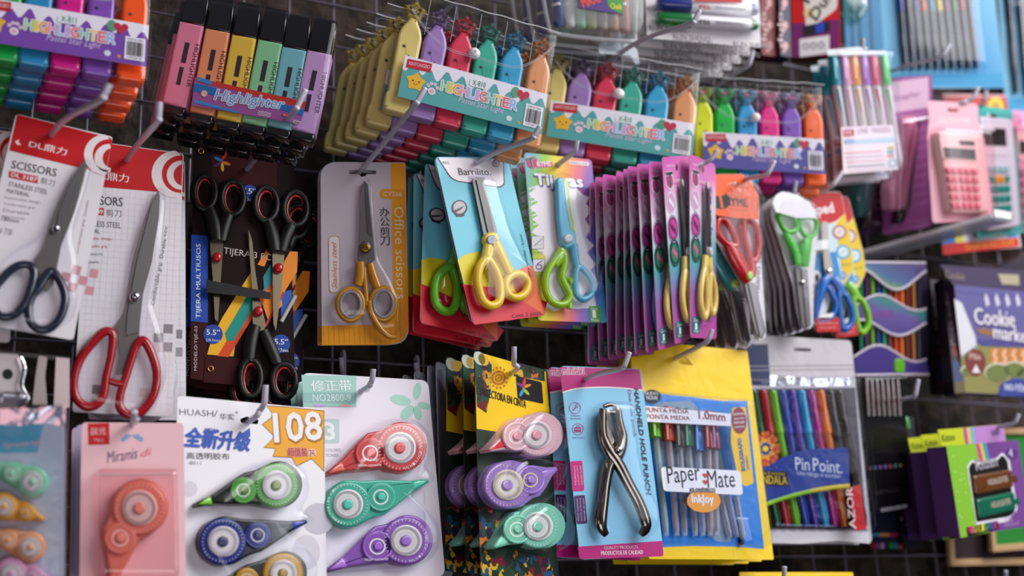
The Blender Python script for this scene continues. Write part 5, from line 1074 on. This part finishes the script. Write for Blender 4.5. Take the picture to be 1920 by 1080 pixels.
c.text('CORRECTORA EN CINTA', (232,242), (458,308), 30, M('2a2418'), 5, .03); c.done()
R_ = M('e8c8cc','soft')
tape(T, (506,432), 102, (412,438), 84, (268,505), 'f8ccd6', wheel='efd8dc', hub='e8a0b0', dark='d84048', h=.014)
tape(T, (370,662), 112, (478,638), 82, (578,588), 'ae8cda', wheel='d8c8a8', hub='b090d0', h=.014)
tape(T, (510,852), 106, (416,866), 84, (290,950), '90e0c6', wheel='d8e8dc', hub='8ad0b8', h=.014)
bubble(T, [rr([(330,470),(400,350),(480,320),(570,350),(590,440),(560,540),(450,560),(330,540)], 60), rr([(300,600),(350,545),(450,550),(580,580),(560,640),(480,760),(380,790),(290,720)], 60), rr([(350,840),(440,760),(540,740),(600,820),(600,930),(560,975),(380,975)], 60)], .026)
lab = 'yellow-topped patterned tape card, %s of three'
copies(T, [(217,42),(246,1078)], [(lab % 'middle', 1, [(162,57),(180,1085)]), (lab % 'rearmost', 1, [(90,70),(82,1090)])], 'yellow-topped tape cards')
# ---- hole punch
view('c6')
T = Thing('hole_punch_pack', 'magenta and sky blue card holding a chrome handheld hole punch, in front', 'hole punch pack', [(72,115),(443,127),(551,990),(165,1003)], .135, group='hole punch cards')
MG, LB = M('b80f78'), M('8accee'); c = T.part('backing_card'); c.card(LB, .0008, .005, [rr([(200,160),(320,158),(322,180),(202,183)],4)], M('c2dcea')); c.base=.0008
c.flat(rr([(74,117),(441,129),(452,222),(300,210),(160,215),(84,232)],[10,10,2,30,30,2]), MG, 2); c.line([(86,235),(160,217),(300,212),(452,225)], 6, WHITE, 3, k=4)
c.flat([(155,945),(545,918),(550,985),(540,990),(172,1002),(164,998)], MG, 2)
c.text('minitiki', (86,152), (186,151), 30, M('b80f78'), 5, .05, 0, WHITE, (0,0), .09)
for (x, y) in ((143,307),(156,404)): c.ann((x,y), 27, 24.5, M('a8247a'), 3)
c.line([(133,318),(150,300)], 6, M('a8247a'), 3); c.ann((152,297), 8, 4, M('a8247a'), 3, 10, 10, 300)
c.flat(rr(box(140,395,172,418),3), M('a8247a'), 3); c.line([(150,394),(150,388),(162,388),(162,394)], 3, M('a8247a'), 3); c.line([(140,405),(172,405)], 2, LB, 4)
for s_, x, y, w_ in (('Exquisite',125,347,42),('production',124,360,45),('Easy to carry',132,448,54)): c.text(s_, (x,y), (x+w_,y+1), 9, M('7a2a7a'), 3, .02)
c.flat(rr([(120,552),(176,549),(186,688),(131,690)],8), M('c2187c'), 3); c.flat(rr([(139,710),(188,707),(200,838),(152,841)],8), M('4a1f66'), 3)
for i, s_ in enumerate(('Perforadora de mano','perforación a mano','Multiuso')): c.text(s_, (178-14*i,660), (170-14*i,572), 8, M('f0c8dc'), 4, .02)
for i, s_ in enumerate(('Fabricado con acero','Función profesional','Metal niquelado')): c.text(s_, (191-14*i,825), (184-14*i,722), 8, M('d0c0e0'), 4, .02)
c.text('HANDHELD HOLE PUNCH', (413,216), (472,706), 22, M('34204a'), 4, .05, .15); c.text('One hole punch', (381,220), (408,438), 20, M('8a2a80'), 4, .02)
c.text('QUALITY PRODUCTS', (278,960), (433,955), 15, M('f2d8ea'), 4, .01); c.text('PRODUCTOS DE CALIDAD', (264,984), (456,979), 17, M('f6e4f0'), 4, .03)
c.done()
p = T.part('hole_punch'); PCH = M('857a70','metal',rough=.16)
p.tube([(272,312),(268,380),(272,440),(300,505),(345,570),(392,660),(435,740),(465,820),(468,860),(446,888)], [18,22,25,30,30,28,28,29,24,16], .0105, PCH, flat=.6)
p.pill(rr([(258,320),(296,310),(300,370),(330,470),(300,520),(268,500),(254,420)],8), .004, .012, .004, PCH).done()
q = T.part('lever', p); q.tube([(342,318),(350,380),(364,440),(345,510),(300,570),(282,650),(272,740),(262,820),(268,860),(288,892)], [17,19,22,30,31,28,28,31,26,16], .0085, PCH, flat=.6)
q.pill(rr([(322,300),(352,308),(372,400),(378,450),(362,500),(335,440),(330,380)],8), .003, .010, .004, PCH); q.tube([(276,300),(300,292),(330,298)], 9, .011, PCH).done()
r = T.part('pivot', p); r.pill(circ((344,498),18,18), .010, .0165, .003, CHROME); r.tube([(296,328),(326,328)], 9, .0085, STEEL, k=1).done()
b = T.part('blister'); b.dome(rr([(222,305),(265,280),(375,285),(380,330),(400,520),(420,620),(500,800),(495,890),(450,920),(255,925),(230,880),(238,740),(262,600),(235,480)],30), .0008, .019, CLEAR, p=3).done()
lab = 'hole punch card %s behind the chrome front one, icon strip showing'
copies(T, [(72,115),(165,1003)], [(lab % 'first', 1, [(22,119),(60,1002)]), (lab % 'second', 1, [(-20,129),(15,1000)])], 'hole punch cards')
# ---- yellow and blue pen bag
view('c7')
T = Thing('pen_bag', 'yellow and blue bag of ballpoint pens with white oval badge, in front', 'pen bag', [(36,18),(582,66),(690,1012),(140,1000)], .115, group='yellow pen bags', yaw=-.05)
b = T.part('bag'); BY, BB = M('ffd400','bag'), M('0078d0','bag')
b.card(BY, .0012, .002, [rr([(250,104),(285,84),(315,108),(336,132),(290,128)],5)], M('d8b010')); b.base=.0012
b.flat([(108,250),(200,262),(330,275),(470,292),(578,292),(600,470),(655,958),(520,948),(330,945),(152,952)], BB, 1)
b.disc((150,272), 40, BLACK, 4, 31); b.text('NUEVO', (120,266), (178,266), 14, WHITE, 5, .03); b.text('NOVA!', (126,286), (176,288), 17, WHITE, 5, .03)
win = rr([(150,300),(330,290),(360,330),(420,400),(470,560),(500,760),(520,930),(430,925),(380,870),(350,720),(180,570),(140,420)], 40); b.flat(win, M('7f97ad'), 2); b.done()
for i, (cc, x, y0, y1, xb) in enumerate((('7ac82a',160,388,458,215),('d8481f',218,378,474,262),('4a3a34',268,386,500,298),('157a52',306,388,500,345),('2a6fc0',352,395,520,378),('b8242a',398,398,508,412),('7a2a5a',428,400,510,440))):
    p = T.part('pen'); p.lathe((x+4,y1-30), (xb,900), [(0,13),(.9,13),(1,9)], .0060, M('f4f4f8','tint',fac=.30), n=10); p.lathe((x+4,y1-30), (xb,880), [(0,5),(1,5)], .0060, M(cc,'gloss'), n=6).done()
    k = T.part('cap', p); k.lathe((x-3,y0-60), (x+6,y1), [(0,12),(.05,20),(.8,24),(1,25)], .0068, M(cc,'gloss'), n=12).done(); k = T.part('pocket_clip', p); k.slab([(x-8,y0-50),(x+2,y0-50),(x+10,y1-10),(x,y1-10)], .0168, .0185, M(cc,'gloss')).done()
for x, xb, cc in ((470,500,'5a3a9a'),(505,532,'2a5ac0'),(540,560,'33303a')):
    p = T.part('pen'); p.lathe((x-12,720), (xb,905), [(0,11),(.9,11),(1,8)], .0050, M('f4f4f8','tint',fac=.30), n=10); p.lathe((x-12,720), (xb,900), [(0,5),(1,5)], .0050, M(cc,'gloss'), n=6).done()
p = T.part('pen_case', label='small clear case'); p.dome(rr([(505,810),(575,815),(600,935),(575,955),(510,930)],14), .0014, .008, CLEAR); p.pill(rr([(545,820),(556,820),(562,940),(545,940)],4), .003, .006, .001, BLACK).done()
l = T.part('printed_band'); l.slab([(115,313),(505,350),(506,406),(117,385)], .0212, .0215, M('e6e2ea')); l.base=.0215
DR = M('8a1028'); l.text('PUNTA MEDIA', (122,341), (316,350), 18, DR, 2, .025); l.text('PONTA MEDIA', (126,371), (321,380), 18, DR, 2, .025); l.text('1.0mm', (362,372), (481,384), 34, DR, 2, .04)
l.done(); l = T.part('printed_badge'); l.base = .0215; l.slab(rr([(190,588),(548,606),(560,716),(202,698)],18), .0212, .0216, M('f0edf2')); l.text('Paper', (228,690), (378,672), 92, M('1a1420'), 3, .0, .15); l.text('Mate', (402,684), (528,680), 70, M('1a1420'), 3, .0, .15)
for y in (627,657): l.flat(heart((391,y),13), M('c8202a'), 4)
l.disc((383,742), 76, M('f09a1a'), 1, 52); l.text('InkJoy', (332,762), (430,764), 44, WHITE, 3, .04); l.text('KILOMÉTRICO', (322,702), (436,703), 20, M('0f1a3a'), 5, .06, .15, WHITE, (0,0), .06)
l.done(); l = T.part('side_panel'); l.slab(rr([(510,322),(572,318),(608,665),(566,678),(538,640),(505,480)],14), .0190, .0193, M('f2c000')); l.base = .0193
l.disc((542,380), 33, DR, 3, 60, -4)
for i, s_ in enumerate(('ESCRITURA','SUAVE Y FÁCIL','ESCRITA SUAVE','CONTÍNUA')): l.text(s_, (519,358+19*i), (567,354+19*i), 9, WHITE, 4, .02)
l.text('BOLÍGRAFO', (571,606), (552,460), 22, M('1a6ab8'), 4, .05); l.text('ESFERO', (590,600), (580,540), 11, M('1a6ab8'), 4, .03)
l.done()
f = T.part('bag_film'); f.dome(rr([(118,258),(575,298),(660,955),(155,950)],20), .0014, .0225, M('f4f8ff','crinkle',scale=45,bump=.45,edge=.11,fac=.006), p=4).done()
lab = 'yellow pen bag %s behind the badge-fronted one'
copies(T, [(36,18)], [(lab % 'first', 1, [(-6,42)]), (lab % 'second', 1, [(-55,66)]), (lab % 'third', 1, [(-110,85)])], 'yellow pen bags')
cp = clone(T.o); A = T.world((36,18)); cp.matrix_world = Matrix.Translation(at(1382,1074,.10)-A) @ T.M; cp['label'] = 'yellow bag whose top edge rises at the bottom of the frame under the zip bag'
del cp['group']
# ---- zip bag of felt pens
view('c8')
T = Thing('marker_bag', 'frosted zip bag of ten coloured felt pens with blue band, in front', 'marker bag', [(30,20),(512,40),(592,940),(120,935)], .085, group='frosted zip bags of felt pens')
b = T.part('bag'); b.card(M('c9c3cc','bag'), .001, .006, [rr([(255,75),(330,78),(330,92),(255,90)],4)], M('b9b4bc')); b.base=.001
b.flat([(36,60),(140,60),(152,242),(52,240)], M('16245a','gloss'), 1)
for y in (152,170,212): b.line([(45,y+5),(520,y)], 4, M('9a959e'), 2)
b.flat([(60,258),(525,250),(575,880),(140,872)], M('4a4450'), 1); b.done()
for i, cc in enumerate(('14603a','c2283a','7ac81f','2a48b8','5a3aa8','2aa8dc','b0208a','ee7a1a','26222c','3a2a26')):
    x = 78+i*42; p = T.part('felt_pen'); p.lathe((x+22,440), (x+105,862), [(0,20),(.9,20),(1,14)], .0065, M(cc,'tint',fac=.7), n=10).done()
    k = T.part('cap', p); k.lathe((x-4,262), (x+26,452), [(0,12),(.06,18),(1,22)], .0072, M(cc,'gloss'), n=12).done(); k = T.part('pocket_clip', p); k.slab([(x+6,268),(x+14,268),(x+34,400),(x+26,400)], .0158, .0174, M(cc,'gloss')).done()
l = T.part('printed_band'); l.slab([(85,610),(200,560),(300,522),(495,516),(500,672),(400,680),(250,716),(105,762)], .0196, .0199, M('0c3292')); l.base=.0199
l.text('Pin', (263,612), (325,616), 50, M('d8e4f4'), 2, .01); l.text('Point.', (340,618), (468,630), 52, M('d8e4f4'), 2, .01); l.text('Una ráfaga al escribir', (268,640), (460,656), 22, M('c2d2ec'), 2)
l.flat([(60,612),(225,622),(235,684),(70,682)], M('1c1420'), 2); l.text('MANDALA', (72,672), (226,678), 34, M('d8b82a'), 3, .02); l.text('incluye 3 tarjetas', (80,634), (214,640), 15, M('d8b82a'), 3)
for k_, r, n_, cc in ((48,16,8,'c8382a'),(34,14,8,'e0a01f'),(22,9,8,'2a4aa8'),(55,8,16,'c86a1f')):
    for i in range(n_): q = math.radians(360*i/n_+k_); l.disc((130+k_*math.cos(q),520+k_*1.25*math.sin(q)), r, M(cc), 2+k_*.02, r*1.1)
l.disc((130,520), 13, M('e8c82a'), 4)
l.tube([(118,772),(200,740),(330,706),(430,690),(500,684)], 9, .0196, M('8ac81f','soft'), flat=.2); l.tube([(330,706),(430,690),(500,684)], 9, .0197, M('e0c81f','soft'), flat=.2)
l.flat([(498,690),(548,678),(575,872),(522,882)], M('c8161c'), 2); l.text('AZOR', (530,872), (512,690), 32, M('f4d8d8'), 3, .03)
l.text('10 plumines de colores surtidos', (178,862), (430,868), 14, M('8a9ac8'), 3); l.done()
f = T.part('bag_film'); f.dome(rr([(40,215),(520,205),(585,885),(130,880)],16), .0012, .0212, M('f4f6fa','crinkle',scale=40,bump=.45,edge=.12,fac=.008), p=4); f.slab([(125,878),(586,885),(590,938),(450,925),(300,938),(135,934)], .004, .0046, M('dedbe2','bag')); f.slab([(150,196),(250,200),(330,212),(500,205),(505,240),(380,246),(250,240),(150,245)], .014, .0143, M('f4f6fa','crinkle',fac=.25)).done()
copies(T, [(30,20)], [('second frosted zip bag, its white foot showing beneath the front one', 1, [(-10,38)])], 'frosted zip bags of felt pens')
# ---- black pen sleeve
T = Thing('pen_pack', 'black sleeve with seven metal pen tips under clear film', 'pen pack', [(522,206),(722,196),(756,778),(582,805)], .075)
c = T.part('sleeve'); c.card(M('131215','gloss'), .006, .002, None, M('0e0d10')); c.base=.006
c.flat([(638,782),(752,764),(754,778),(640,798)], M('e0dce2'), 1); c.text('ROLLER GEL', (646,794), (745,776), 10, BLACK, 2)
for i, cc in enumerate(('7a4a4a','3a6a8a','8a4a8a','6a5a9a','9a4a4a','3a7a6a','8a7a3a')): c.disc((592+i*22,605-i*2), 7, M(cc), 1, 9)
c.text('METALLIC', (620,722), (720,708), 14, M('4a4450'), 1); c.done()
for i in range(7):
    x = 572+i*23; p = T.part('pen'); p.lathe((x,212), (x+12,375), [(0,4),(.2,7),(1,9)], .009, M('b9b4b0','metal',rough=.2), n=8).done()
f = T.part('clear_film'); f.dome(T.rect(.002,.001), .006, .0155, FILM, loc=True, p=4).done()
T = Thing('pen_pack', 'dark pouch with lime cap tip peeking out beside the black sleeve', 'pen pack', [(705,380),(778,376),(802,960),(735,965)], .04)
c = T.part('pouch'); c.card(M('2a2a34','gloss'), .003, .003); c.base=.003
for i in range(26): c.disc((755+random.uniform(-30,38),760+random.uniform(-55,110)), random.uniform(5,9), M(random.choice(('c84a3a','d8d2d8','3a5ac0','c87a9a','3aa0a8'))), 1+i*.05, None, 0, 10)
c.flat([(735,895),(800,893),(801,908),(737,910)], M('2a2f86'), 2); c.done(); k = T.part('cap'); k.lathe((742,378),(752,430), [(0,8),(.1,14),(1,15)], .006, M('3fae3f','gloss')).done()
T = Thing('pencil_pack', 'navy pack with a row of bright colour squares at its foot, behind the black sleeve', 'pencil pack', [(560,360),(730,356),(795,955),(588,962)], .022)
c = T.part('pouch'); c.card(M('262b48'), .003, .002); c.base=.003
for i, cc in enumerate(('3aa8c8','e8a06a','c8285a','2a2f86','3a3a90')): c.flat([(590+i*42,892),(632+i*42,891),(633+i*42,906),(591+i*42,907)], M(cc), 1)
for i, cc in enumerate(('b0242a','8a5a9a','c89ad0','3a3a48','3aa050','2a8ac8','e8702a','3a3f86','a8c82a','c84a8a')): c.flat([(596+i*20,935),(612+i*20,934),(613+i*20,960),(597+i*20,961)], M(cc), 1)
c.done()
# ---- felt pen cases with wavy windows
view('b7')
T = Thing('marker_case', 'violet and green iridescent marker case with two wavy windows', 'marker case', [(104,545),(452,548),(470,1085),(112,1095)], .06)
hol = ramp_mat('iridescent_print', [(0,'4a3a86'),(.3,'6a5aa0'),(.45,'3a8a86'),(.6,'7aa84a'),(.72,'4a6a9a'),(1,'5a3a7a')], 'lin', 1., (3,0,9), .9, .35, 9, .3)
c = T.part('case'); c.card(M('2a1f38'), .002, .004); c.base=.002; c.done()
for row, (y0, y1) in enumerate(((600,770),(830,1030))):
    for i, cc in enumerate(('157a5a','5a1f6a','7ab82a','1f3a9a','15a08a','8a3a2a','e0481f','ee7a2a','7a2a2a','b87a3a','2a2a4a')):
        x = 135+i*28; p = T.part('felt_pen'); p.lathe((x,y0+10), (x+6,y1), [(0,10),(1,10)], .006, M(cc,'gloss'), n=8).done()
s = T.part('wavy_sleeve', label='wavy iridescent sleeve'); rim = M('c9bccc','gloss')
def wave(y, a, ph_): return [(104+350*t, y+a*math.sin(t*2*math.pi*.95+ph_)) for t in np.linspace(0,1,16)]
def band(up, lo): s.slab(up+lo[::-1], .0115, .0125, hol); s.tube(up, 6, .0125, rim, k=1, flat=.3, n=6); s.tube(lo, 6, .0125, rim, k=1, flat=.3, n=6)
band([(104,545),(452,548)], wave(625,52,-2.0)); band(wave(740,38,2.6), wave(860,38,-2.2)); band(wave(985,40,2.7), [(112,1090),(468,1085)])
s.base = .0125; s.text('COLORES', (150,820), (300,815), 34, M('8a4a9a'), 2, .03); s.pill(rr([(300,1010),(350,1008),(352,1075),(302,1078)],20), .0125, .0138, .0008, M('6ab82a','gloss')).done()
# ---- cookie marker boxes
T = Thing('marker_carton', 'purple cookie marker carton with flap, front face cut by the frame', 'carton', [(585,655),(1005,690),(1045,1195),(640,1172)], .11, group='purple cookie marker cartons')
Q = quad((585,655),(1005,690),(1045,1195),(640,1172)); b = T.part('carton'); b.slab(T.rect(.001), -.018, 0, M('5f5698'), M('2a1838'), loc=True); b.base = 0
b.flat([(590,720),(625,740),(690,900),(700,960),(640,1020),(622,1000)], M('dcdce4'), 1); b.flat([(620,1000),(700,940),(780,945),(1030,965),(1040,1190),(640,1172)], M('8f8a4a'), 1)
b.text('Cookie', (690,842), (884,858), 68, M('ece8f0'), 5, .035, 0, M('3a2f6a'), (4,5), .05)
b.text('markers', (780,912), (985,940), 58, M('ece8f0'), 5, .035, 0, M('3a2f6a'), (4,5), .05)
b.flat([(698,868),(715,862),(775,872),(778,898),(718,892)], M('9a6a3a'), 4); b.flat([(700,915),(930,925),(930,955),(720,948)], M('4a3f8a'), 4)
for i in range(5): q = [(735+i*50,720),(742+i*50,690),(752+i*50,715),(760+i*50,745),(745+i*50,760)]; b.flat(q, M('d8d2e4'), 3)
for i in range(6): x = 765+i*46; b.flat(rr([(x,960),(x+36,962),(x+40,1040),(x+4,1038)],8), M('e8801a'), 3); b.line([(x+26,965),(x+14,990),(x+28,1010),(x+16,1035)], 9, M('d8d0c8'), 4)
b.disc((692,1028), 50, M('7a2a22'), 5, 66); b.text('Más', (665,1012), (718,1014), 26, M('d8b8a8'), 6, .03); b.flat([(694,1035),(715,1078),(676,1076)], M('ece8f0'), 6)
for x, y, r in ((800,1075,60),(880,1060,50),(950,1085,60),(655,1065,30)): b.disc((x,y), r+6, M('d8d4c0'), 4, (r+6)*.7); b.disc((x,y+4), r, M('6f7a3a'), 4.5, r*.7)
b.flat(rr([(800,1190),(810,1130),(880,1100),(1000,1120),(1042,1192)],20), M('2f3f96'), 6); b.text('NO-TÓXICO', (835,1160), (985,1172), 32, M('d8dcf0'), 7, .04)
b.flat([(600,672),(1000,705),(1002,735),(604,690)], M('5a5296'), 2); b.done()
f = T.part('flap'); f.slab([(520,555),(1000,590),(1005,690),(585,655)], -.004, -.003, M('3a2450')); f.base=-.003; f.text('Cookie', (548,620), (640,632), 34, M('8a7a6a'), 1, .02); f.flat([(800,600),(900,605),(905,655),(820,650)], M('b0a88a'), 1); f.done()
T2 = Thing('marker_carton', 'dark spine of a cookie marker carton, next to the front one', 'carton', [(535,600),(588,650),(640,1170),(595,1180)], .10, group='purple cookie marker cartons', yaw=-.3)
def spine(T, q):
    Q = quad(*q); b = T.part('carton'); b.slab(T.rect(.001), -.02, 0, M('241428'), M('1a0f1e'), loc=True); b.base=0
    b.flat([Q(.0,.72),Q(1,.72),Q(1,.9),Q(0,.9)], M('2a3a6a'), 1); b.flat([Q(0,.9),Q(1,.9),Q(1,1),Q(0,1)], M('5a4a24'), 1); b.disc(Q(.5,.63), 18, M('7a2424'), 2, 26)
    b.text('Cookie marker', Q(.65,.58), Q(.5,.12), 26, M('a88a9a'), 2, .02); b.flat([Q(.85,0),Q(1,0),Q(1,1),Q(.85,1)], M('6a4a2a'), 1); b.done()
spine(T2, [(535,600),(588,650),(640,1170),(595,1180)])
copies(T2, [(535,600)], [('dark spine of a cookie marker carton, next to the wavy marker case', 1, [(470,605)])], 'purple cookie marker cartons')
# ---- kitten highlighter boxes
view('c8')
T = Thing('highlighter_box', 'lime and violet windowed box with brown and green highlighters, in front', 'highlighter box', [(925,506),(1250,484),(1290,856),(990,912)], .15, group='windowed highlighter boxes')
q = [(925,506),(1250,484),(1290,856),(990,912)]; Q = quad(*q); VIO, LGR = M('7a4a96'), M('8cc83a')
b = T.part('box'); o = T.rect(.0006)
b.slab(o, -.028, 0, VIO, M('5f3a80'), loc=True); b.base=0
b.flat([Q(0,0),Q(.45,0),Q(.42,.3),Q(.42,1),Q(0,1)], LGR, 1)
for i, cc in enumerate(('d84a9a','e8d23a','3aa8d8')): b.flat([Q(.40+.05*i,-.0),Q(.44+.05*i,0),Q(.46+.05*i,.2),Q(.42+.05*i,.22)], M(cc), 2)
w = [Q(.26,.26),Q(.32,.2),Q(.38,.24),Q(.66,.21),Q(.74,.15),Q(.80,.22),Q(.82,.82),Q(.74,.86),Q(.26,.86)]
b.flat(rr([Q(.24,.24),Q(.32,.17),Q(.39,.21),Q(.66,.18),Q(.74,.12),Q(.83,.2),Q(.86,.80),Q(.76,.86),Q(.70,.92),Q(.25,.90)],10), M('ece8f0'), 2); b.flat(rr(w,8), M('100d12'), 3)
b.flat([Q(.10,.9),Q(.56,.885),Q(.56,.985),Q(.10,1)], M('151018'), 3)
for i, (ch, cc) in enumerate(zip('HIGHLIGHTER', ('d84a5a','d84a9a','e8d23a','8cc83a','e8a03a','e8e23a','8ac84a','3aa8a8','5a8ad8','9a5ac8','d84a9a'))): b.text(ch, Q(.125+i*.038,.975-i*.001), Q(.157+i*.038,.975), 24, M(cc), 4, .03)
b.disc(Q(.86,.15), 26, M('5a3480'), 2); b.text('4', Q(.83,.185), Q(.885,.185), 28, M('d8c8e8'), 3, .03); b.text('Wow', Q(.66,.93), Q(.78,.93), 18, M('c8a8dc'), 3, .0, .3); b.text('neon pastel', Q(.64,.98), Q(.86,.985), 16, M('c8a8dc'), 3, .0, .3)
for i in range(14): b.disc(Q(random.uniform(.03,.24),random.uniform(.05,.9)), 4, M('b8e27a'), 2, None, 0, 8)
b.text('Kitten', Q(.36,.30), Q(.66,.27), 36, M('b0aab8'), 5, .04)
b.done()
for cc, v in (('6a3f22',.44),('1a6a52',.70)):
    p = T.part('highlighter'); p.lathe(Q(.28,v+.02), Q(.82,v-.01), [(0,22),(.04,34),(.96,36),(1,30)], -.009, M(cc,'gloss'), n=14, flat=.8) ; p.pill(rr([Q(.27,v-.09),Q(.81,v-.12),Q(.81,v+.10),Q(.27,v+.13)],14), -.004, .004, .003, M(cc,'gloss')); p.base=.004; p.text('HIGHLIGHTER', Q(.50,v+.04), Q(.78,v+.02), 20, M('c9b8a8'), 1, .03); p.done()
f = T.part('hang_flap'); f.slab([(888,436),(1176,412),(1190,490),(905,508)], -.001, -.0002, M('c9d62a')); f.base=-.0002
f.flat([(1000,428),(1176,413),(1189,489),(1010,500)], M('c28ad0'), 1)
for i, cc in enumerate(('c8489a','e8d23a','5ac8d8')): f.flat([(1000+16*i,428-1.4*i),(1012+16*i,427-1.4*i),(1022+16*i,498-1.4*i),(1010+16*i,499-1.4*i)], M(cc), 2)
f.text('Kitten', (910,490), (965,482), 24, M('5a6a2a'), 2, .03); f.text('neon', (1125,462), (1165,458), 16, M('5a3a6a'), 2, .02); f.done()
lab = 'windowed highlighter box %s, lime side edge showing'
copies(T, [(925,506)], [(lab % 'second in its row', 1, [(850,528)]), (lab % 'last in its row', 1, [(792,540)])], 'windowed highlighter boxes')
# ---- wood-framed slates
def slate(label, cs, d, board):
    T = Thing('framed_slate', label, 'slate board', cs, d, group='wood-framed slates', sy=.03, sp=.02); W, H = T.W, T.H; WD = M('c8a47a','matte')
    b = T.part('board'); b.slab([(-W/2+.004,-.004),(W/2-.004,-.004),(W/2-.004,-H+.004),(-W/2+.004,-H+.004)], 0, .003, M(board,'matte'), loc=True).done(); t = .0085
    for o in ([(-W/2,0),(W/2,0),(W/2-t,-t),(-W/2+t,-t)], [(-W/2,-H),(W/2,-H),(W/2-t,-H+t),(-W/2+t,-H+t)], [(-W/2,0),(-W/2+t,-t),(-W/2+t,-H+t),(-W/2,-H)], [(W/2,0),(W/2-t,-t),(W/2-t,-H+t),(W/2,-H)]):
        f = T.part('frame_rail'); f.pill(o, 0, .007, .0015, WD, loc=True).done()
    return T
slate('wood-framed green slate peeking out below the windowed boxes, upper one', [(1092,440),(1500,415),(1530,940),(1096,976)], .034, '2f8a3a')
slate('wood-framed dark slate below the windowed boxes, lower and further in', [(910,520),(1400,510),(1410,1030),(922,1032)], .018, '3a2f33')
# ================================================================== wire hooks
view('p')
hook('hook holding the navy-grip scissors card', (100,247), (192,185), (205,158), .172)
hook('hook holding the red-grip scissors card', (240,296), (297,226), (299,192), .132)
hook('hook holding the dark three-piece scissors cards', (470,308), (555,205), (573,168), .078)
hook('hook holding the yellow office scissors', (678,318), (780,195), (797,165), .104)
hook('hook holding the sky blue school scissors cards', (893,306), (1000,258), (1012,238), .154)
hook('hook holding the rainbow scissors cards', (1047,308), (1080,284), (1082,264), .138)
hook('hook holding the edge-on magenta cards', (1278,325), (1334,300), (1345,282), .168, reach=.03)
hook('hook holding the orange-topped pouch', (1380,344), (1440,327), (1452,302), .137)
hook('hook holding the white-backed green scissors pouch', (1486,372), (1490,362), (1492,340), .127, reach=.015)
hook('hook holding the children scissors cards', (1516,374), (1562,348), (1580,322), .102)
hook('hook holding the whiteboard markers', (1180,88), (1300,42), (1312,20), .155)
hook('bare hook below the whiteboard markers', (1360,150), (1405,122), (1412,96), .10)
hook('hook rising behind the tilted teal highlighter pack', (842,14), (905,-10), (915,-30), .10)
hook('hook holding the coral correction tape card', (686,728), (698,715), (700,692), .124, reach=.02)
hook('hook holding the yellow-topped tape cards', (962,697), (964,675), (964,650), .143, reach=.02)
hook('hook holding the hole punch cards', (1105,707), (1170,690), (1180,660), .139)
hook('hook holding the yellow pen bags', (1274,668), (1328,640), (1335,618), .118)
hook('hook holding the pale pink tape card', (251,792), (251,785), (252,772), .183, reach=.02)
hook('hook holding the yellow price burst card', (470,788), (496,760), (498,722), .153, reach=.02)
hook('hook beside the black pen sleeve', (1685,752), (1716,744), (1722,712), .08, reach=.05)
hook('hook holding the windowed highlighter boxes', (1818,812), (1904,794), (1910,776), .11)
hook('hook holding the blue fineliner card', (1668,135), (1768,105), (1780,85), .09)
hook('hook holding the gel pen sleeves', (1612,100), (1617,92), (1618,72), .142, reach=.015)
hook('hook holding the pink calculator', (1785,200), (1825,185), (1834,165), .133, reach=.02)
hook('hook rising over the teal-keyed calculator', (1835,203), (1845,190), (1849,170), .09, reach=.04)
hook('bare hook with its tip at the bottom edge under the zip bag', (1465,1100), (1470,1090), (1471,1062), .12, reach=.03)
hook('bare hook with its tip at the bottom edge under the slates', (1880,1095), (1885,1085), (1886,1070), .10, reach=.03)
hook('empty hook on the grid beside the dark scissors set', (562,700), (561,690), (559,664), .02, reach=.01)
hook('empty hook on the grid above the coral tape card', (643,705), (642,695), (640,670), .02, reach=.01)
hook('empty hook on the grid near the frosted cards', (782,712), (781,700), (780,680), .02, reach=.01)
